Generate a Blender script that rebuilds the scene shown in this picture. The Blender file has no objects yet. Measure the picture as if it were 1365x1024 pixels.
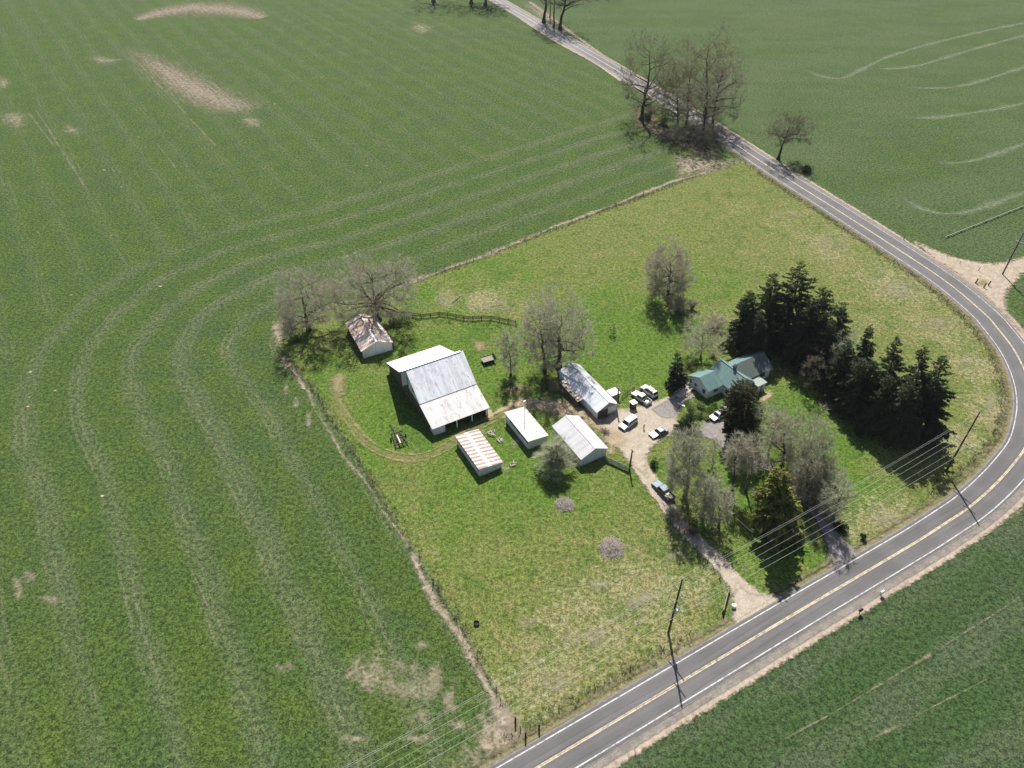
import bpy, bmesh, math, random
import numpy as np
from mathutils import Vector, Matrix

R = math.radians
SC = bpy.context.scene
COL = SC.collection
random.seed(7)

# ------------------------------------------------------------------ survey
# The photograph was used to survey the place: camera 123 m up, pitched down 40.5 degrees.
CAM_H, PITCH, FOC = 123.0, R(40.5), 970.0
CP, SP = math.cos(PITCH), math.sin(PITCH)
def G(p, z=0.0):
    a = (p[0]-682.5)/FOC; b = (512-p[1])/FOC
    d = (a, CP+b*SP, -SP+b*CP)
    t = (CAM_H-z)/-d[2]
    return Vector((d[0]*t, d[1]*t, z))
def tree_height(base, top):
    g = G(base); a = (top[0]-682.5)/FOC; b = (512-top[1])/FOC
    d = Vector((a, CP+b*SP, -SP+b*CP))
    t = g.y/d.y
    x = d.x*t; z = CAM_H+d.z*t
    return z, x-g.x           # height, sideways lean
def ppm(p):                   # pixels per metre seen across at a ground point
    g = G(p); depth = g.y*CP+CAM_H*SP
    return FOC/depth

# ------------------------------------------------------------------ tagging
def tag(o, label=None, cat=None, group=None, kind=None):
    if label: o['label'] = label
    if cat: o['category'] = cat
    if group: o['group'] = group
    if kind: o['kind'] = kind
    return o
def thing(name, label, cat, loc=(0, 0, 0), rz=0.0, group=None):
    o = bpy.data.objects.new(name, None); COL.objects.link(o)
    o.empty_display_size = 0.3
    o.location = loc; o.rotation_euler = (0, 0, rz)
    return tag(o, label, cat, group)
def link(name, me, parent=None, mats=()):
    o = bpy.data.objects.new(name, me); COL.objects.link(o)
    if parent is not None: o.parent = parent
    for m in mats: me.materials.append(m)
    return o
def dup(root, loc, rz, scale, label, group=None):
    r = root.copy(); COL.objects.link(r)
    r.location = loc; r.rotation_euler = (0, 0, rz); r.scale = scale
    r['label'] = label
    if group: r['group'] = group
    for ch in list(root.children):
        c = ch.copy(); COL.objects.link(c); c.parent = r
        for g in list(ch.children):
            d = g.copy(); COL.objects.link(d); d.parent = c
    return r

def np_mesh(name, V, F, smooth=False):
    """V (n,3) array, F list of (m,k) arrays of quads/tris"""
    me = bpy.data.meshes.new(name)
    V = np.asarray(V, dtype=np.float32)
    if not isinstance(F, (list, tuple)): F = [F]
    F = [np.asarray(f, dtype=np.int32) for f in F if len(f)]
    me.vertices.add(len(V)); me.vertices.foreach_set('co', V.ravel())
    nl = sum(f.size for f in F); npoly = sum(len(f) for f in F)
    me.loops.add(nl); me.loops.foreach_set('vertex_index', np.concatenate([f.ravel() for f in F]))
    me.polygons.add(npoly)
    tot = np.concatenate([np.full(len(f), f.shape[1], dtype=np.int32) for f in F])
    st = np.concatenate([[0], np.cumsum(tot)[:-1]]).astype(np.int32)
    me.polygons.foreach_set('loop_start', st)
    me.polygons.foreach_set('loop_total', tot)
    if smooth: me.polygons.foreach_set('use_smooth', np.ones(npoly, dtype=bool))
    me.update(calc_edges=True); me.validate()
    return me

class MB:
    def __init__(s): s.v = []; s.f = []
    def add(s, vs, fs):
        o = len(s.v); s.v += [tuple(v) for v in vs]; s.f += [tuple(i+o for i in f) for f in fs]; return s
    def box(s, c, d, rz=0.0, m=None):
        x, y, z = d[0]/2, d[1]/2, d[2]/2
        vs = [Vector((i*x, j*y, k*z)) for i in (-1, 1) for j in (-1, 1) for k in (-1, 1)]
        M = m or Matrix.Rotation(rz, 3, 'Z')
        vs = [M @ v + Vector(c) for v in vs]
        return s.add(vs, [(0,1,3,2),(4,6,7,5),(0,4,5,1),(2,3,7,6),(0,2,6,4),(1,5,7,3)])
    def bar(s, a, b, w, h=None):
        a, b = Vector(a), Vector(b); h = h or w; d = b-a
        M = d.to_track_quat('X', 'Z').to_matrix()
        return s.box((a+b)/2, (d.length, w, h), m=M)
    def tube(s, a, b, r0, r1=None, n=8, caps=True):
        a, b = Vector(a), Vector(b); r1 = r0 if r1 is None else r1
        q = (b-a).to_track_quat('Z', 'Y').to_matrix()
        vs = []
        for p, r in ((a, r0), (b, r1)):
            for i in range(n):
                t = 2*math.pi*i/n; vs.append(p + q @ Vector((r*math.cos(t), r*math.sin(t), 0)))
        fs = [(i, (i+1) % n, n+(i+1) % n, n+i) for i in range(n)]
        if caps: fs += [tuple(range(n-1, -1, -1)), tuple(range(n, 2*n))]
        return s.add(vs, fs)
    def prism(s, poly, axis_lo, axis_hi, axis='y'):
        """poly of (x,z) [axis y] or (y,z) [axis x] or (x,y) [axis z] extruded"""
        n = len(poly)
        def P(u, v, w): return {'y': (u, w, v), 'x': (w, u, v), 'z': (u, v, w)}[axis]
        vs = [P(u, v, axis_lo) for u, v in poly]+[P(u, v, axis_hi) for u, v in poly]
        fs = [(i, (i+1) % n, n+(i+1) % n, n+i) for i in range(n)]+[tuple(range(n-1, -1, -1)), tuple(range(n, 2*n))]
        return s.add(vs, fs)
    def slab(s, q, t):
        """quad q (4 points) thickened downwards along its normal by t"""
        q = [Vector(p) for p in q]; n = (q[1]-q[0]).cross(q[3]-q[0]).normalized()
        vs = q+[p-n*t for p in q]
        return s.add(vs, [(0,1,2,3),(7,6,5,4),(0,4,5,1),(1,5,6,2),(2,6,7,3),(3,7,4,0)])
    def build(s, name, mat, parent=None, smooth=False, bevel=0.0, seg=1):
        me = bpy.data.meshes.new(name); me.from_pydata(s.v, [], s.f)
        bm = bmesh.new(); bm.from_mesh(me)
        bmesh.ops.recalc_face_normals(bm, faces=bm.faces)
        if bevel: bmesh.ops.bevel(bm, geom=list(bm.edges), offset=bevel, segments=seg, affect='EDGES', clamp_overlap=True)
        bm.to_mesh(me); bm.free()
        if smooth: me.polygons.foreach_set('use_smooth', np.ones(len(me.polygons), dtype=bool))
        me.update()
        return link(name, me, parent, [mat])

# ------------------------------------------------------------------ node helper
class X:
    def __init__(s, nb, sock): s.nb = nb; s.s = sock
    def _m(s, op, o=None, rev=False):
        a, b = (o, s) if rev else (s, o)
        return s.nb.math(op, a, b)
    def __add__(s, o): return s._m('ADD', o)
    __radd__ = __add__
    def __mul__(s, o): return s._m('MULTIPLY', o)
    __rmul__ = __mul__
    def __sub__(s, o): return s._m('SUBTRACT', o)
    def __rsub__(s, o): return s._m('SUBTRACT', o, True)
    def __truediv__(s, o): return s._m('DIVIDE', o)
class NB:
    def __init__(s, m):
        s.m = m; m.use_nodes = True; s.nt = m.node_tree; s.nt.nodes.clear()
        s.out = s.n('ShaderNodeOutputMaterial'); s.b = s.n('ShaderNodeBsdfPrincipled')
        s.nt.links.new(s.b.outputs[0], s.out.inputs[0])
        s._pos = None; s._obj = None
    def n(s, t): return s.nt.nodes.new(t)
    def put(s, sock, v):
        if isinstance(v, X): s.nt.links.new(v.s, sock)
        elif v is not None:
            if isinstance(v, (tuple, list)):
                v = tuple(v)
                if len(v) == 3 and len(sock.default_value) == 4: v = v+(1,)
            sock.default_value = v
    def math(s, op, a, b=None, c=None):
        n = s.n('ShaderNodeMath'); n.operation = op
        s.put(n.inputs[0], a)
        if b is not None: s.put(n.inputs[1], b)
        if c is not None: s.put(n.inputs[2], c)
        return X(s, n.outputs[0])
    def pos(s):
        if not s._pos: s._pos = X(s, s.n('ShaderNodeNewGeometry').outputs['Position'])
        return s._pos
    def obj(s):
        if not s._obj: s._obj = X(s, s.n('ShaderNodeTexCoord').outputs['Object'])
        return s._obj
    def uv(s): return X(s, s.n('ShaderNodeTexCoord').outputs['UV'])
    def island(s): return X(s, s.n('ShaderNodeNewGeometry').outputs['Random Per Island'])
    def sep(s, v):
        n = s.n('ShaderNodeSeparateXYZ'); s.put(n.inputs[0], v); return [X(s, o) for o in n.outputs]
    def comb(s, x, y, z=0.0):
        n = s.n('ShaderNodeCombineXYZ')
        for i, v in enumerate((x, y, z)): s.put(n.inputs[i], v)
        return X(s, n.outputs[0])
    def attr(s, a):
        n = s.n('ShaderNodeAttribute'); n.attribute_name = a; return X(s, n.outputs['Fac'])
    def noise(s, v, scale, detail=2.0, rough=0.5, dist=0.0):
        n = s.n('ShaderNodeTexNoise'); s.put(n.inputs['Vector'], v)
        n.inputs['Scale'].default_value = scale; n.inputs['Detail'].default_value = detail
        n.inputs['Roughness'].default_value = rough; n.inputs['Distortion'].default_value = dist
        return X(s, n.outputs['Fac'])
    def voro(s, v, scale, feature='F1'):
        n = s.n('ShaderNodeTexVoronoi'); n.feature = feature; s.put(n.inputs['Vector'], v)
        n.inputs['Scale'].default_value = scale
        return X(s, n.outputs['Distance'])
    def ss(s, x, a, b, lo=0.0, hi=1.0):
        n = s.n('ShaderNodeMapRange'); n.interpolation_type = 'SMOOTHSTEP'
        s.put(n.inputs[0], x); n.inputs[1].default_value = a; n.inputs[2].default_value = b
        n.inputs[3].default_value = lo; n.inputs[4].default_value = hi
        return X(s, n.outputs[0])
    def mix(s, f, a, b):
        n = s.n('ShaderNodeMix'); n.data_type = 'RGBA'; n.clamp_factor = True
        s.put(n.inputs[0], f); s.put(n.inputs[6], a); s.put(n.inputs[7], b)
        return X(s, n.outputs[2])
    def mul(s, col, f):
        n = s.n('ShaderNodeVectorMath'); n.operation = 'SCALE'
        s.put(n.inputs[0], col); s.put(n.inputs['Scale'], f); return X(s, n.outputs[0])
    def vscale(s, v, sx, sy, sz):
        n = s.n('ShaderNodeVectorMath'); n.operation = 'MULTIPLY'
        s.put(n.inputs[0], v); n.inputs[1].default_value = (sx, sy, sz); return X(s, n.outputs[0])
    def bump(s, h, strength, dist=0.1):
        n = s.n('ShaderNodeBump'); n.inputs['Strength'].default_value = strength
        n.inputs['Distance'].default_value = dist; s.put(n.inputs['Height'], h)
        s.nt.links.new(n.outputs[0], s.b.inputs['Normal'])
    def col(s, c, rough=0.9, metal=0.0, spec=0.3, alpha=None):
        s.put(s.b.inputs['Base Color'], c); s.put(s.b.inputs['Roughness'], rough)
        s.put(s.b.inputs['Metallic'], metal); s.b.inputs['Specular IOR Level'].default_value = spec
        if alpha is not None: s.put(s.b.inputs['Alpha'], alpha)
    def leaf(s, c, trans):
        """matt leaf or twig: part of the light passes through"""
        s.col(c, 0.8, 0, 0.15)
        t = s.n('ShaderNodeBsdfTranslucent'); s.put(t.inputs[0], c)
        mx = s.n('ShaderNodeMixShader'); mx.inputs[0].default_value = trans
        s.nt.links.new(s.b.outputs[0], mx.inputs[1]); s.nt.links.new(t.outputs[0], mx.inputs[2])
        s.nt.links.new(mx.outputs[0], s.out.inputs[0])
def material(name):
    m = bpy.data.materials.new(name); return m, NB(m)

# ------------------------------------------------------------------ materials
M = {}
def plain(name, c, rough=0.7, metal=0.0, var=0.25, scale=2.0, spec=0.3, bump=0.0):
    m, n = material(name)
    k = n.noise(n.obj(), scale, 4, 0.6)
    n.col(n.mul(c, n.ss(k, 0.25, 0.75, 1-var, 1+var)), rough, metal, spec)
    if bump: n.bump(n.noise(n.obj(), scale*4, 3), bump, 0.05)
    M[name] = m
    return m
plain('dark_wood', (0.055, 0.042, 0.033), 0.85, 0, 0.4, 3)
plain('brown_wood', (0.16, 0.11, 0.075), 0.85, 0, 0.4, 2)
plain('grey_wood', (0.30, 0.27, 0.23), 0.85, 0, 0.3, 3)
plain('pale_wood', (0.60, 0.54, 0.46), 0.85, 0, 0.25, 3)
plain('pole_wood', (0.085, 0.066, 0.05), 0.9, 0, 0.3, 2)
plain('white_trim', (0.78, 0.78, 0.76), 0.6, 0, 0.06, 2)
plain('interior_shade', (0.012, 0.011, 0.011), 0.9, 0, 0.3, 2)
plain('galvanised', (0.45, 0.46, 0.47), 0.45, 0.6, 0.15, 3)
plain('porcelain', (0.55, 0.56, 0.55), 0.3, 0, 0.05, 3)
plain('wire_metal', (0.55, 0.55, 0.54), 0.45, 0.3, 0.05, 1)
plain('fence_wire', (0.25, 0.24, 0.23), 0.5, 0.5, 0.1, 1)
plain('black_plastic', (0.008, 0.008, 0.009), 0.6, 0, 0.2, 5)
plain('rubber', (0.018, 0.018, 0.018), 0.85, 0, 0.2, 8)
plain('rim_metal', (0.42, 0.43, 0.44), 0.35, 0.7, 0.08, 8)
plain('chrome', (0.5, 0.5, 0.5), 0.25, 0.8, 0.05, 6)
plain('rust_iron', (0.075, 0.06, 0.052), 0.8, 0.1, 0.4, 4)
plain('tail_red', (0.28, 0.012, 0.01), 0.3, 0, 0.05, 4)
plain('lamp_clear', (0.75, 0.76, 0.78), 0.15, 0, 0.03, 4)
plain('asphalt_shingle', (0.05, 0.05, 0.05), 0.9, 0, 0.3, 4)
plain('pipe_paint', (0.30, 0.33, 0.25), 0.6, 0, 0.1, 1.5)
plain('porch_sheet', (0.24, 0.28, 0.265), 0.6, 0, 0.1, 1.5)
plain('concrete', (0.42, 0.39, 0.35), 0.9, 0, 0.15, 1.5)
plain('green_fence', (0.13, 0.19, 0.16), 0.75, 0, 0.2, 3)
plain('white_plastic', (0.8, 0.8, 0.78), 0.5, 0, 0.05, 2)
plain('mail_black', (0.02, 0.018, 0.018), 0.6, 0, 0.1, 6)
plain('flag_red', (0.4, 0.03, 0.03), 0.5, 0, 0.05, 6)
plain('tan_load', (0.50, 0.44, 0.36), 0.8, 0, 0.25, 3)
for nm, c, mt, rg in (('paint_white', (0.64, 0.64, 0.635), 0, 0.3), ('paint_silver', (0.20, 0.21, 0.225), 0.15, 0.35), ('paint_blue', (0.06, 0.085, 0.12), 0.2, 0.3)):
    plain(nm, c, rg, mt, 0.04, 1.5, 0.5)
m, n = material('glass_dark'); n.col((0.012, 0.015, 0.018), 0.06, 0, 0.6); M['glass_dark'] = m

def boards(name, c, dirt, axis=0, pitch=0.3, wear=0.5):
    m, n = material(name); o = n.obj(); x, y, z = n.sep(o)
    u = x+y
    g = n.math('FRACT', u/pitch)
    line = n.ss(n.math('ABSOLUTE', g-0.5), 0.42, 0.5)
    st = n.noise(n.vscale(o, 2.2, 2.2, 0.35), 1.0, 4, 0.65)
    low = n.ss(z + n.noise(o, 1.2, 2)*0.8, 1.3, 0.3)
    c1 = n.mix(n.ss(st, 0.42, 0.75)*wear, c, dirt)
    c1 = n.mix(low*0.45, c1, dirt)
    n.col(n.mix(line*0.25, c1, (c[0]*.45, c[1]*.45, c[2]*.45)), 0.75, 0, 0.25)
    n.bump(n.ss(n.math('ABSOLUTE', g-0.5), 0.4, 0.5)*-1.0, 0.4, 0.02); M[name] = m
boards('white_boards', (0.70, 0.72, 0.74), (0.36, 0.33, 0.29))
boards('house_siding', (0.76, 0.77, 0.78), (0.55, 0.54, 0.52), wear=0.25)
boards('barn_dark', (0.10, 0.085, 0.075), (0.045, 0.035, 0.03))

def roof(name, base, stain, rust, amt_stain, amt_rust, metal=0.0, rough=0.5, ribs=0.6, rust_scale=0.5, spots=0.0):
    """sheet-metal roof, ribs run up the slope (local x); stains, nail rows and rust"""
    m, n = material(name); o = n.obj(); x, y, z = n.sep(o)
    rib = n.math('ABSOLUTE', n.math('FRACT', y/ribs)-0.5)
    sheet = n.noise(n.vscale(o, 0.12, 1.1, 0.1), 1.0, 1)
    st = n.noise(n.vscale(o, 0.5, 1.6, 0.5), 1.0, 5, 0.65)
    ru = n.noise(n.vscale(o, 0.55, 1.3, 0.55), rust_scale*2, 5, 0.7, 0.4)
    c = n.mul(base, n.ss(sheet, 0.3, 0.7, 0.86, 1.06))
    c = n.mix(n.ss(st, 0.45, 0.7)*amt_stain, c, stain)
    c = n.mix(n.ss(ru, 0.5, 0.66)*amt_rust, c, rust)
    if spots:
        sp = n.voro(n.vscale(o, 1.4, 1.0, 1.4), 1.0)
        patch = n.ss(n.noise(o, 0.25, 2), 0.4, 0.6)
        c = n.mix(n.ss(sp, 0.22, 0.10)*patch*spots, c, (0.16, 0.13, 0.11))
    c = n.mix(n.ss(rib, 0.44, 0.5)*0.35, c, (base[0]*.5, base[1]*.5, base[2]*.5))
    n.col(c, rough, metal, 0.4)
    n.bump(n.ss(rib, 0.35, 0.5), 0.5, 0.03); M[name] = m
roof('roof_galv', (0.80, 0.81, 0.84), (0.42, 0.42, 0.44), (0.26, 0.17, 0.13), 0.4, 0.3, 0.1, 0.5, 0.7, 0.3, 0.9)
roof('roof_barn_low', (0.60, 0.59, 0.59), (0.48, 0.44, 0.42), (0.34, 0.22, 0.17), 0.6, 0.65, 0.05, 0.55, 0.7, 0.35, 0.6)
roof('roof_bright', (0.80, 0.80, 0.80), (0.62, 0.58, 0.54), (0.5, 0.36, 0.28), 0.3, 0.25, 0.0, 0.5, 0.7, 0.3)
roof('roof_white', (0.54, 0.54, 0.56), (0.55, 0.53, 0.52), (0.36, 0.25, 0.2), 0.35, 0.2, 0.05, 0.5, 0.6, 0.3, 0.5)
roof('roof_garage', (0.66, 0.69, 0.74), (0.50, 0.52, 0.55), (0.36, 0.28, 0.24), 0.35, 0.1, 0.2, 0.42, 0.6)
roof('roof_teal', (0.135, 0.225, 0.215), (0.085, 0.17, 0.155), (0.12, 0.22, 0.20), 0.5, 0.3, 0.0, 0.5, 0.45)
roof('roof_teal_grey', (0.135, 0.165, 0.145), (0.12, 0.145, 0.13), (0.15, 0.18, 0.16), 0.5, 0.3, 0.0, 0.6, 0.45)
roof('roof_annex', (0.42, 0.36, 0.31), (0.2, 0.14, 0.11), (0.26, 0.13, 0.08), 0.8, 0.7, 0.0, 0.7, 0.8, 0.6)

def rust_rows(name, base, rustc, pitch, split, amt):
    """roof laid in courses whose sheets rust one by one (local y is along the ridge)"""
    m, n = material(name); o = n.obj(); x, y, z = n.sep(o)
    w = n.noise(n.vscale(o, 0.8, 2, 1), 1.0, 3)-0.5
    f = n.math('ABSOLUTE', n.math('FRACT', (y+x*0.06)/pitch + w*0.12)-0.5)
    band = n.ss(f, 0.16, 0.25)
    mid = n.ss(n.math('ABSOLUTE', x-split + w*0.8), 0.35, 0.55) if split else n.ss(n.noise(n.vscale(o, 0.3, 1.0, 1), 1.0, 3), 0.4, 0.5)
    edge = n.noise(o, 1.2, 4, 0.7)
    k = band*mid*n.ss(edge, 0.22, 0.45)*amt if split >= 0 else n.ss(n.noise(n.vscale(o, 0.07, 1.25, 0.07), 1.0, 2, 0.6)+(edge-0.5)*0.15, 0.46, 0.55)*amt
    rc = n.mix(n.noise(o, 3.0, 3), rustc, (rustc[0]*1.5, rustc[1]*1.5, rustc[2]*1.5))
    c = n.mix(n.ss(edge, 0.55, 0.75)*0.3, base, (0.5, 0.44, 0.38))
    n.col(n.mix(k, c, rc), 0.6, 0, 0.35)
    rib = n.math('ABSOLUTE', n.math('FRACT', y*4.0)-0.5)
    n.bump(rib, 0.4, 0.02); M[name] = m
rust_rows('roof_rust', (0.56, 0.53, 0.50), (0.20, 0.125, 0.10), 1.18, 2.55, 0.95)
rust_rows('roof_rust_white', (0.56, 0.55, 0.535), (0.27, 0.215, 0.175), 1.15, 0, 0.6)
rust_rows('roof_rust_shed', (0.66, 0.62, 0.60), (0.33, 0.19, 0.135), 0.95, -50, 0.8)

# vegetation
def foliage(name, c1, c2, trans=0.25, scale=0.4):
    m, n = material(name)
    a = n.island(); b = n.noise(n.pos(), scale, 2)
    c = n.mix(a*0.55+b*0.6-0.1, c1, c2); n.leaf(c, trans); M[name] = m
foliage('fir_needles', (0.014, 0.026, 0.012), (0.06, 0.082, 0.036), 0.10)
foliage('fir_light', (0.020, 0.034, 0.014), (0.085, 0.105, 0.048), 0.12)
foliage('spruce_needles', (0.014, 0.026, 0.018), (0.045, 0.066, 0.045), 0.10)
foliage('yew_needles', (0.02, 0.028, 0.009), (0.11, 0.105, 0.04), 0.15)
foliage('cedar_needles', (0.055, 0.075, 0.014), (0.3, 0.3, 0.08), 0.25)
foliage('shrub_leaf', (0.1, 0.155, 0.045), (0.27, 0.33, 0.14), 0.3, 0.7)
foliage('dark_leaf', (0.016, 0.034, 0.012), (0.05, 0.075, 0.025), 0.2, 0.7)
foliage('yellow_leaf', (0.12, 0.18, 0.02), (0.26, 0.31, 0.05), 0.35, 0.7)
foliage('lime_leaf', (0.08, 0.165, 0.02), (0.2, 0.31, 0.06), 0.35, 0.7)
foliage('twig_grey', (0.165, 0.155, 0.105), (0.47, 0.445, 0.325), 0.3, 0.3)
foliage('twig_pale', (0.22, 0.205, 0.145), (0.64, 0.6, 0.46), 0.3, 0.3)
foliage('twig_lichen', (0.18, 0.18, 0.115), (0.63, 0.62, 0.45), 0.3, 0.3)
foliage('twig_bud', (0.13, 0.12, 0.065), (0.39, 0.36, 0.21), 0.3, 0.3)
foliage('twig_pink', (0.24, 0.215, 0.155), (0.56, 0.51, 0.395), 0.3, 0.3)
foliage('twig_pile', (0.30, 0.26, 0.22), (0.72, 0.66, 0.59), 0.2, 0.8)
foliage('twig_green', (0.28, 0.3, 0.19), (0.78, 0.8, 0.6), 0.4, 0.3)
foliage('twig_brown', (0.11, 0.096, 0.066), (0.3, 0.265, 0.185), 0.3, 0.3)
foliage('straw', (0.26, 0.21, 0.13), (0.52, 0.45, 0.33), 0.2, 0.5)
foliage('grass_blade', (0.05, 0.10, 0.018), (0.13, 0.19, 0.045), 0.3, 0.5)
plain('bark_dark', (0.045, 0.037, 0.030), 0.95, 0, 0.4, 1.5, 0.1)
plain('bark_grey', (0.13, 0.115, 0.10), 0.95, 0, 0.35, 1.5, 0.1)
plain('bark_pale', (0.22, 0.20, 0.17), 0.95, 0, 0.35, 1.5, 0.1)

# ------------------------------------------------------------------ road survey
def catmull(P, n=8):
    P = [Vector(p) for p in P]; Q = [P[0]*2-P[1]]+P+[P[-1]*2-P[-2]]; out = []
    for i in range(1, len(Q)-2):
        a, b, c, d = Q[i-1:i+3]
        for k in range(n):
            t = k/n
            out.append(0.5*((2*b)+(c-a)*t+(2*a-5*b+4*c-d)*t*t+(3*b-a-3*c+d)*t*t*t))
    out.append(P[-1]); return out
def resample(P, step):
    out = [P[0].copy()]; acc = 0
    for a, b in zip(P[:-1], P[1:]):
        L = (b-a).length
        if L < 1e-6: continue
        t = step-acc
        while t <= L:
            out.append(a+(b-a)*(t/L)); t += step
        acc = L-(t-step)
    out.append(P[-1].copy()); return out
edge_px = [(665,1023),(852,914),(1040,804),(1120,758),(1200,711.3),(1240,686),(1276.6,660.8),(1311.7,628.8),(1340.6,594.4),(1349.4,574.9),(1354.7,547.9),(1354.7,530.3),
           (1351.7,512.7),(1344.7,491.6),(1335.3,472.9),(1327,459.6),(1310.6,438.5),(1294.2,419.8),(1245,378.2),(1180,334),(1100,281),(1021,229.8),(930,168),(820.9,99.8),(742.6,53.2),(690,22)]
widths = [6.2,6.2,6.2,6.2,6.3,6.4,6.6,6.8,7.0,7.1,7.3,7.4,7.5,7.6,7.8,8.0,8.1,8.2,8.4,8.5,8.3,8.0,7.6,7.4,7.2,7.0]
EP = [G(p) for p in edge_px]
d0 = (EP[0]-EP[1]).normalized(); d1 = (EP[-1]-EP[-2]).normalized()
EP = [EP[0]+d0*120]+EP+[EP[-1]+d1*60, EP[-1]+d1*400]
widths = [6.2]+widths+[7.0, 7.0]
RL = catmull([Vector((p.x, p.y, w)) for p, w in zip(EP, widths)], 8)
RL = resample(RL, 3.0)
RW = [p.z for p in RL]; RL = [Vector((p.x, p.y, 0)) for p in RL]
RN = []
for i in range(len(RL)):
    t = (RL[min(i+1, len(RL)-1)]-RL[max(i-1, 0)]).normalized(); RN.append(Vector((t.y, -t.x, 0)))
def road_off(f): return [RL[i]+RN[i]*f(RW[i]) for i in range(len(RL))]

# ------------------------------------------------------------------ ground sheet
farm_px = [(378,474),(400,498),(425,528),(452,575),(486,625),(530,700),(577,772),(612,832),(640,880),(668,935),(690,985)]
top_px = [(985,214),(960,224),(900,245),(800,283),(700,321),(620,352),(540,381),(500,397),(450,408),(405,422),(378,436),(368,455)]
def near_road(px):
    g = G(px); i = min(range(len(RL)), key=lambda k: (RL[k]-g).length); return i
i0, i1 = near_road((690,1005)), near_road((1000,216))
lo, hi = min(i0, i1), max(i0, i1)
farm = [G(p) for p in farm_px]+[RL[i]-RN[i]*1.2 for i in range(lo, hi+1, 2)]+[G(p) for p in top_px]
def axis(segs):
    out = []
    for a, b, s in segs: out += list(np.arange(a, b, s))
    return np.array(sorted(set(np.round(out+[segs[-1][1]], 3))))
xs = axis([(-3000,-1000,400),(-1000,-400,60),(-400,-130,3),(-130,195,1.3),(195,400,3),(400,1000,60),(1000,3001,400)])
ys = axis([(-1500,-100,200),(-100,30,10),(30,330,1.3),(330,620,3),(620,1200,58),(1200,4001,400)])
XX, YY = np.meshgrid(xs, ys); PX, PY = XX.ravel(), YY.ravel()
def poly_dist(poly, px, py):
    best = np.full(px.shape, 1e9); ins = np.zeros(px.shape, bool); n = len(poly)
    for i in range(n):
        a, b = poly[i], poly[(i+1) % n]; dx, dy = b.x-a.x, b.y-a.y
        t = np.clip(((px-a.x)*dx+(py-a.y)*dy)/(dx*dx+dy*dy+1e-9), 0, 1)
        best = np.minimum(best, np.hypot(px-a.x-t*dx, py-a.y-t*dy))
        c = ((a.y > py) != (b.y > py)) & (px < dx*(py-a.y)/(dy if abs(dy) > 1e-9 else 1e-9)+a.x); ins ^= c
    return np.where(ins, best, -best)
fd = poly_dist(farm, PX, PY)
def blobs(L):
    s = np.zeros(PX.shape)
    for x, y, r, k in L:
        g = G((x, y)); s = np.maximum(s, k*np.exp(-((PX-g.x)**2+(PY-g.y)**2)/(r*r)))
    return s
dry = blobs([(645,402,9,.95),(600,396,7,.8),(700,412,8,.6),(735,700,12,.3),(850,790,16,.75),(780,845,15,.75),(900,730,10,.5),(740,905,13,.7),(700,840,10,.4),(960,720,6,.6),
             (820,720,9,.4),(930,790,10,.7),(1110,330,20,.65),(1200,380,20,.75),(1250,440,15,.7),(1050,290,18,.45),(980,270,10,.4),(1300,490,9,.9),(1325,550,9,1),(1180,690,10,.9),(1140,705,8,.8),
             (1010,340,16,.35),(1240,560,8,.4),(955,425,6,.8),(1110,660,5,.8),(870,380,8,.4),(1290,590,7,.8),(430,550,5,.5),(660,520,6,.4),(650,930,5,.9),(900,860,8,.8),(1130,360,14,.5),(1160,430,9,.5),(800,900,8,.7),(560,680,10,.25),(640,740,10,.3)])
lush = blobs([(600,490,30,.9),(540,560,22,.9),(690,620,20,.9),(830,460,32,.9),(760,420,18,.5),(640,650,22,.6),(1060,545,10,1),(1095,590,13,1),(1145,650,8,.9),(985,740,12,.6),(1060,740,10,.7),
              (930,380,20,.5),(650,350,26,.5),(560,395,8,.9),(440,500,12,.8),(940,520,14,.8),(1000,640,16,.9),(1050,620,20,.9),(870,640,9,.6),(780,680,12,.5)])
av = np.array([math.sin(R(55.5)), math.cos(R(55.5))])
vv = PX*av[0]+PY*av[1]
me = np_mesh('ground', np.stack([PX, PY, np.zeros_like(PX)], 1),
             (lambda nx, ny: np.stack([(np.arange(ny-1)[:, None]*nx+np.arange(nx-1)[None]).ravel()+k for k in (0, 1, nx+1, nx)], 1))(len(xs), len(ys)))
for nm, arr in (('past', fd), ('cross', vv), ('dry', dry), ('lush', lush)):
    me.attributes.new(nm, 'FLOAT', 'POINT').data.foreach_set('value', arr.astype(np.float32))

m, n = material('ground_cover'); p = n.pos(); past = n.attr('past'); px_, py_, pz_ = n.sep(p)
n_big = n.noise(p, 0.02, 3); n_mid = n.noise(p, 0.11, 4, 0.6); n_tuft = n.noise(p, 1.15, 4, 0.75, 0.3); n_fine = n.noise(p, 3.2, 3, 0.7)
# --- crop
dist = past*-1.0
far = n.ss(dist+(n.noise(p, 0.012, 2)-0.5)*30, 62, 72)
right = n.ss(px_, 40, 130)
far = far*(1.0-right)
beyond = n.ss(px_+(py_-262.0)*0.41, 112, 128)*n.ss(py_, 150, 215)
wob = (n.noise(p, 0.045, 2)-0.5)*2.6
def passes(c_):
    cw = c_+wob; fr = n.math('FRACT', cw/12.6)
    tri = n.math('ABSOLUTE', fr-0.5)*2.0
    idn = n.noise(n.comb(n.math('FLOOR', cw/12.6+0.5)*7.31, 3.3, 0.0), 1.0, 0)      # every pass a little different
    tr = n.math('MAXIMUM', n.ss(n.math('ABSOLUTE', fr-0.03), 0.034, 0.012), n.ss(n.math('ABSOLUTE', fr-0.17), 0.034, 0.012))
    return n.ss(tri+(n_mid-0.5)*1.0+(idn-0.5)*0.6, 0.40, 0.95), tr, n.noise(n.comb(cw*0.16, 0.0, 0.0), 1.0, 2)
def blend(a_, b_, f_): return a_*(1.0-f_)+b_*f_
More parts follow.
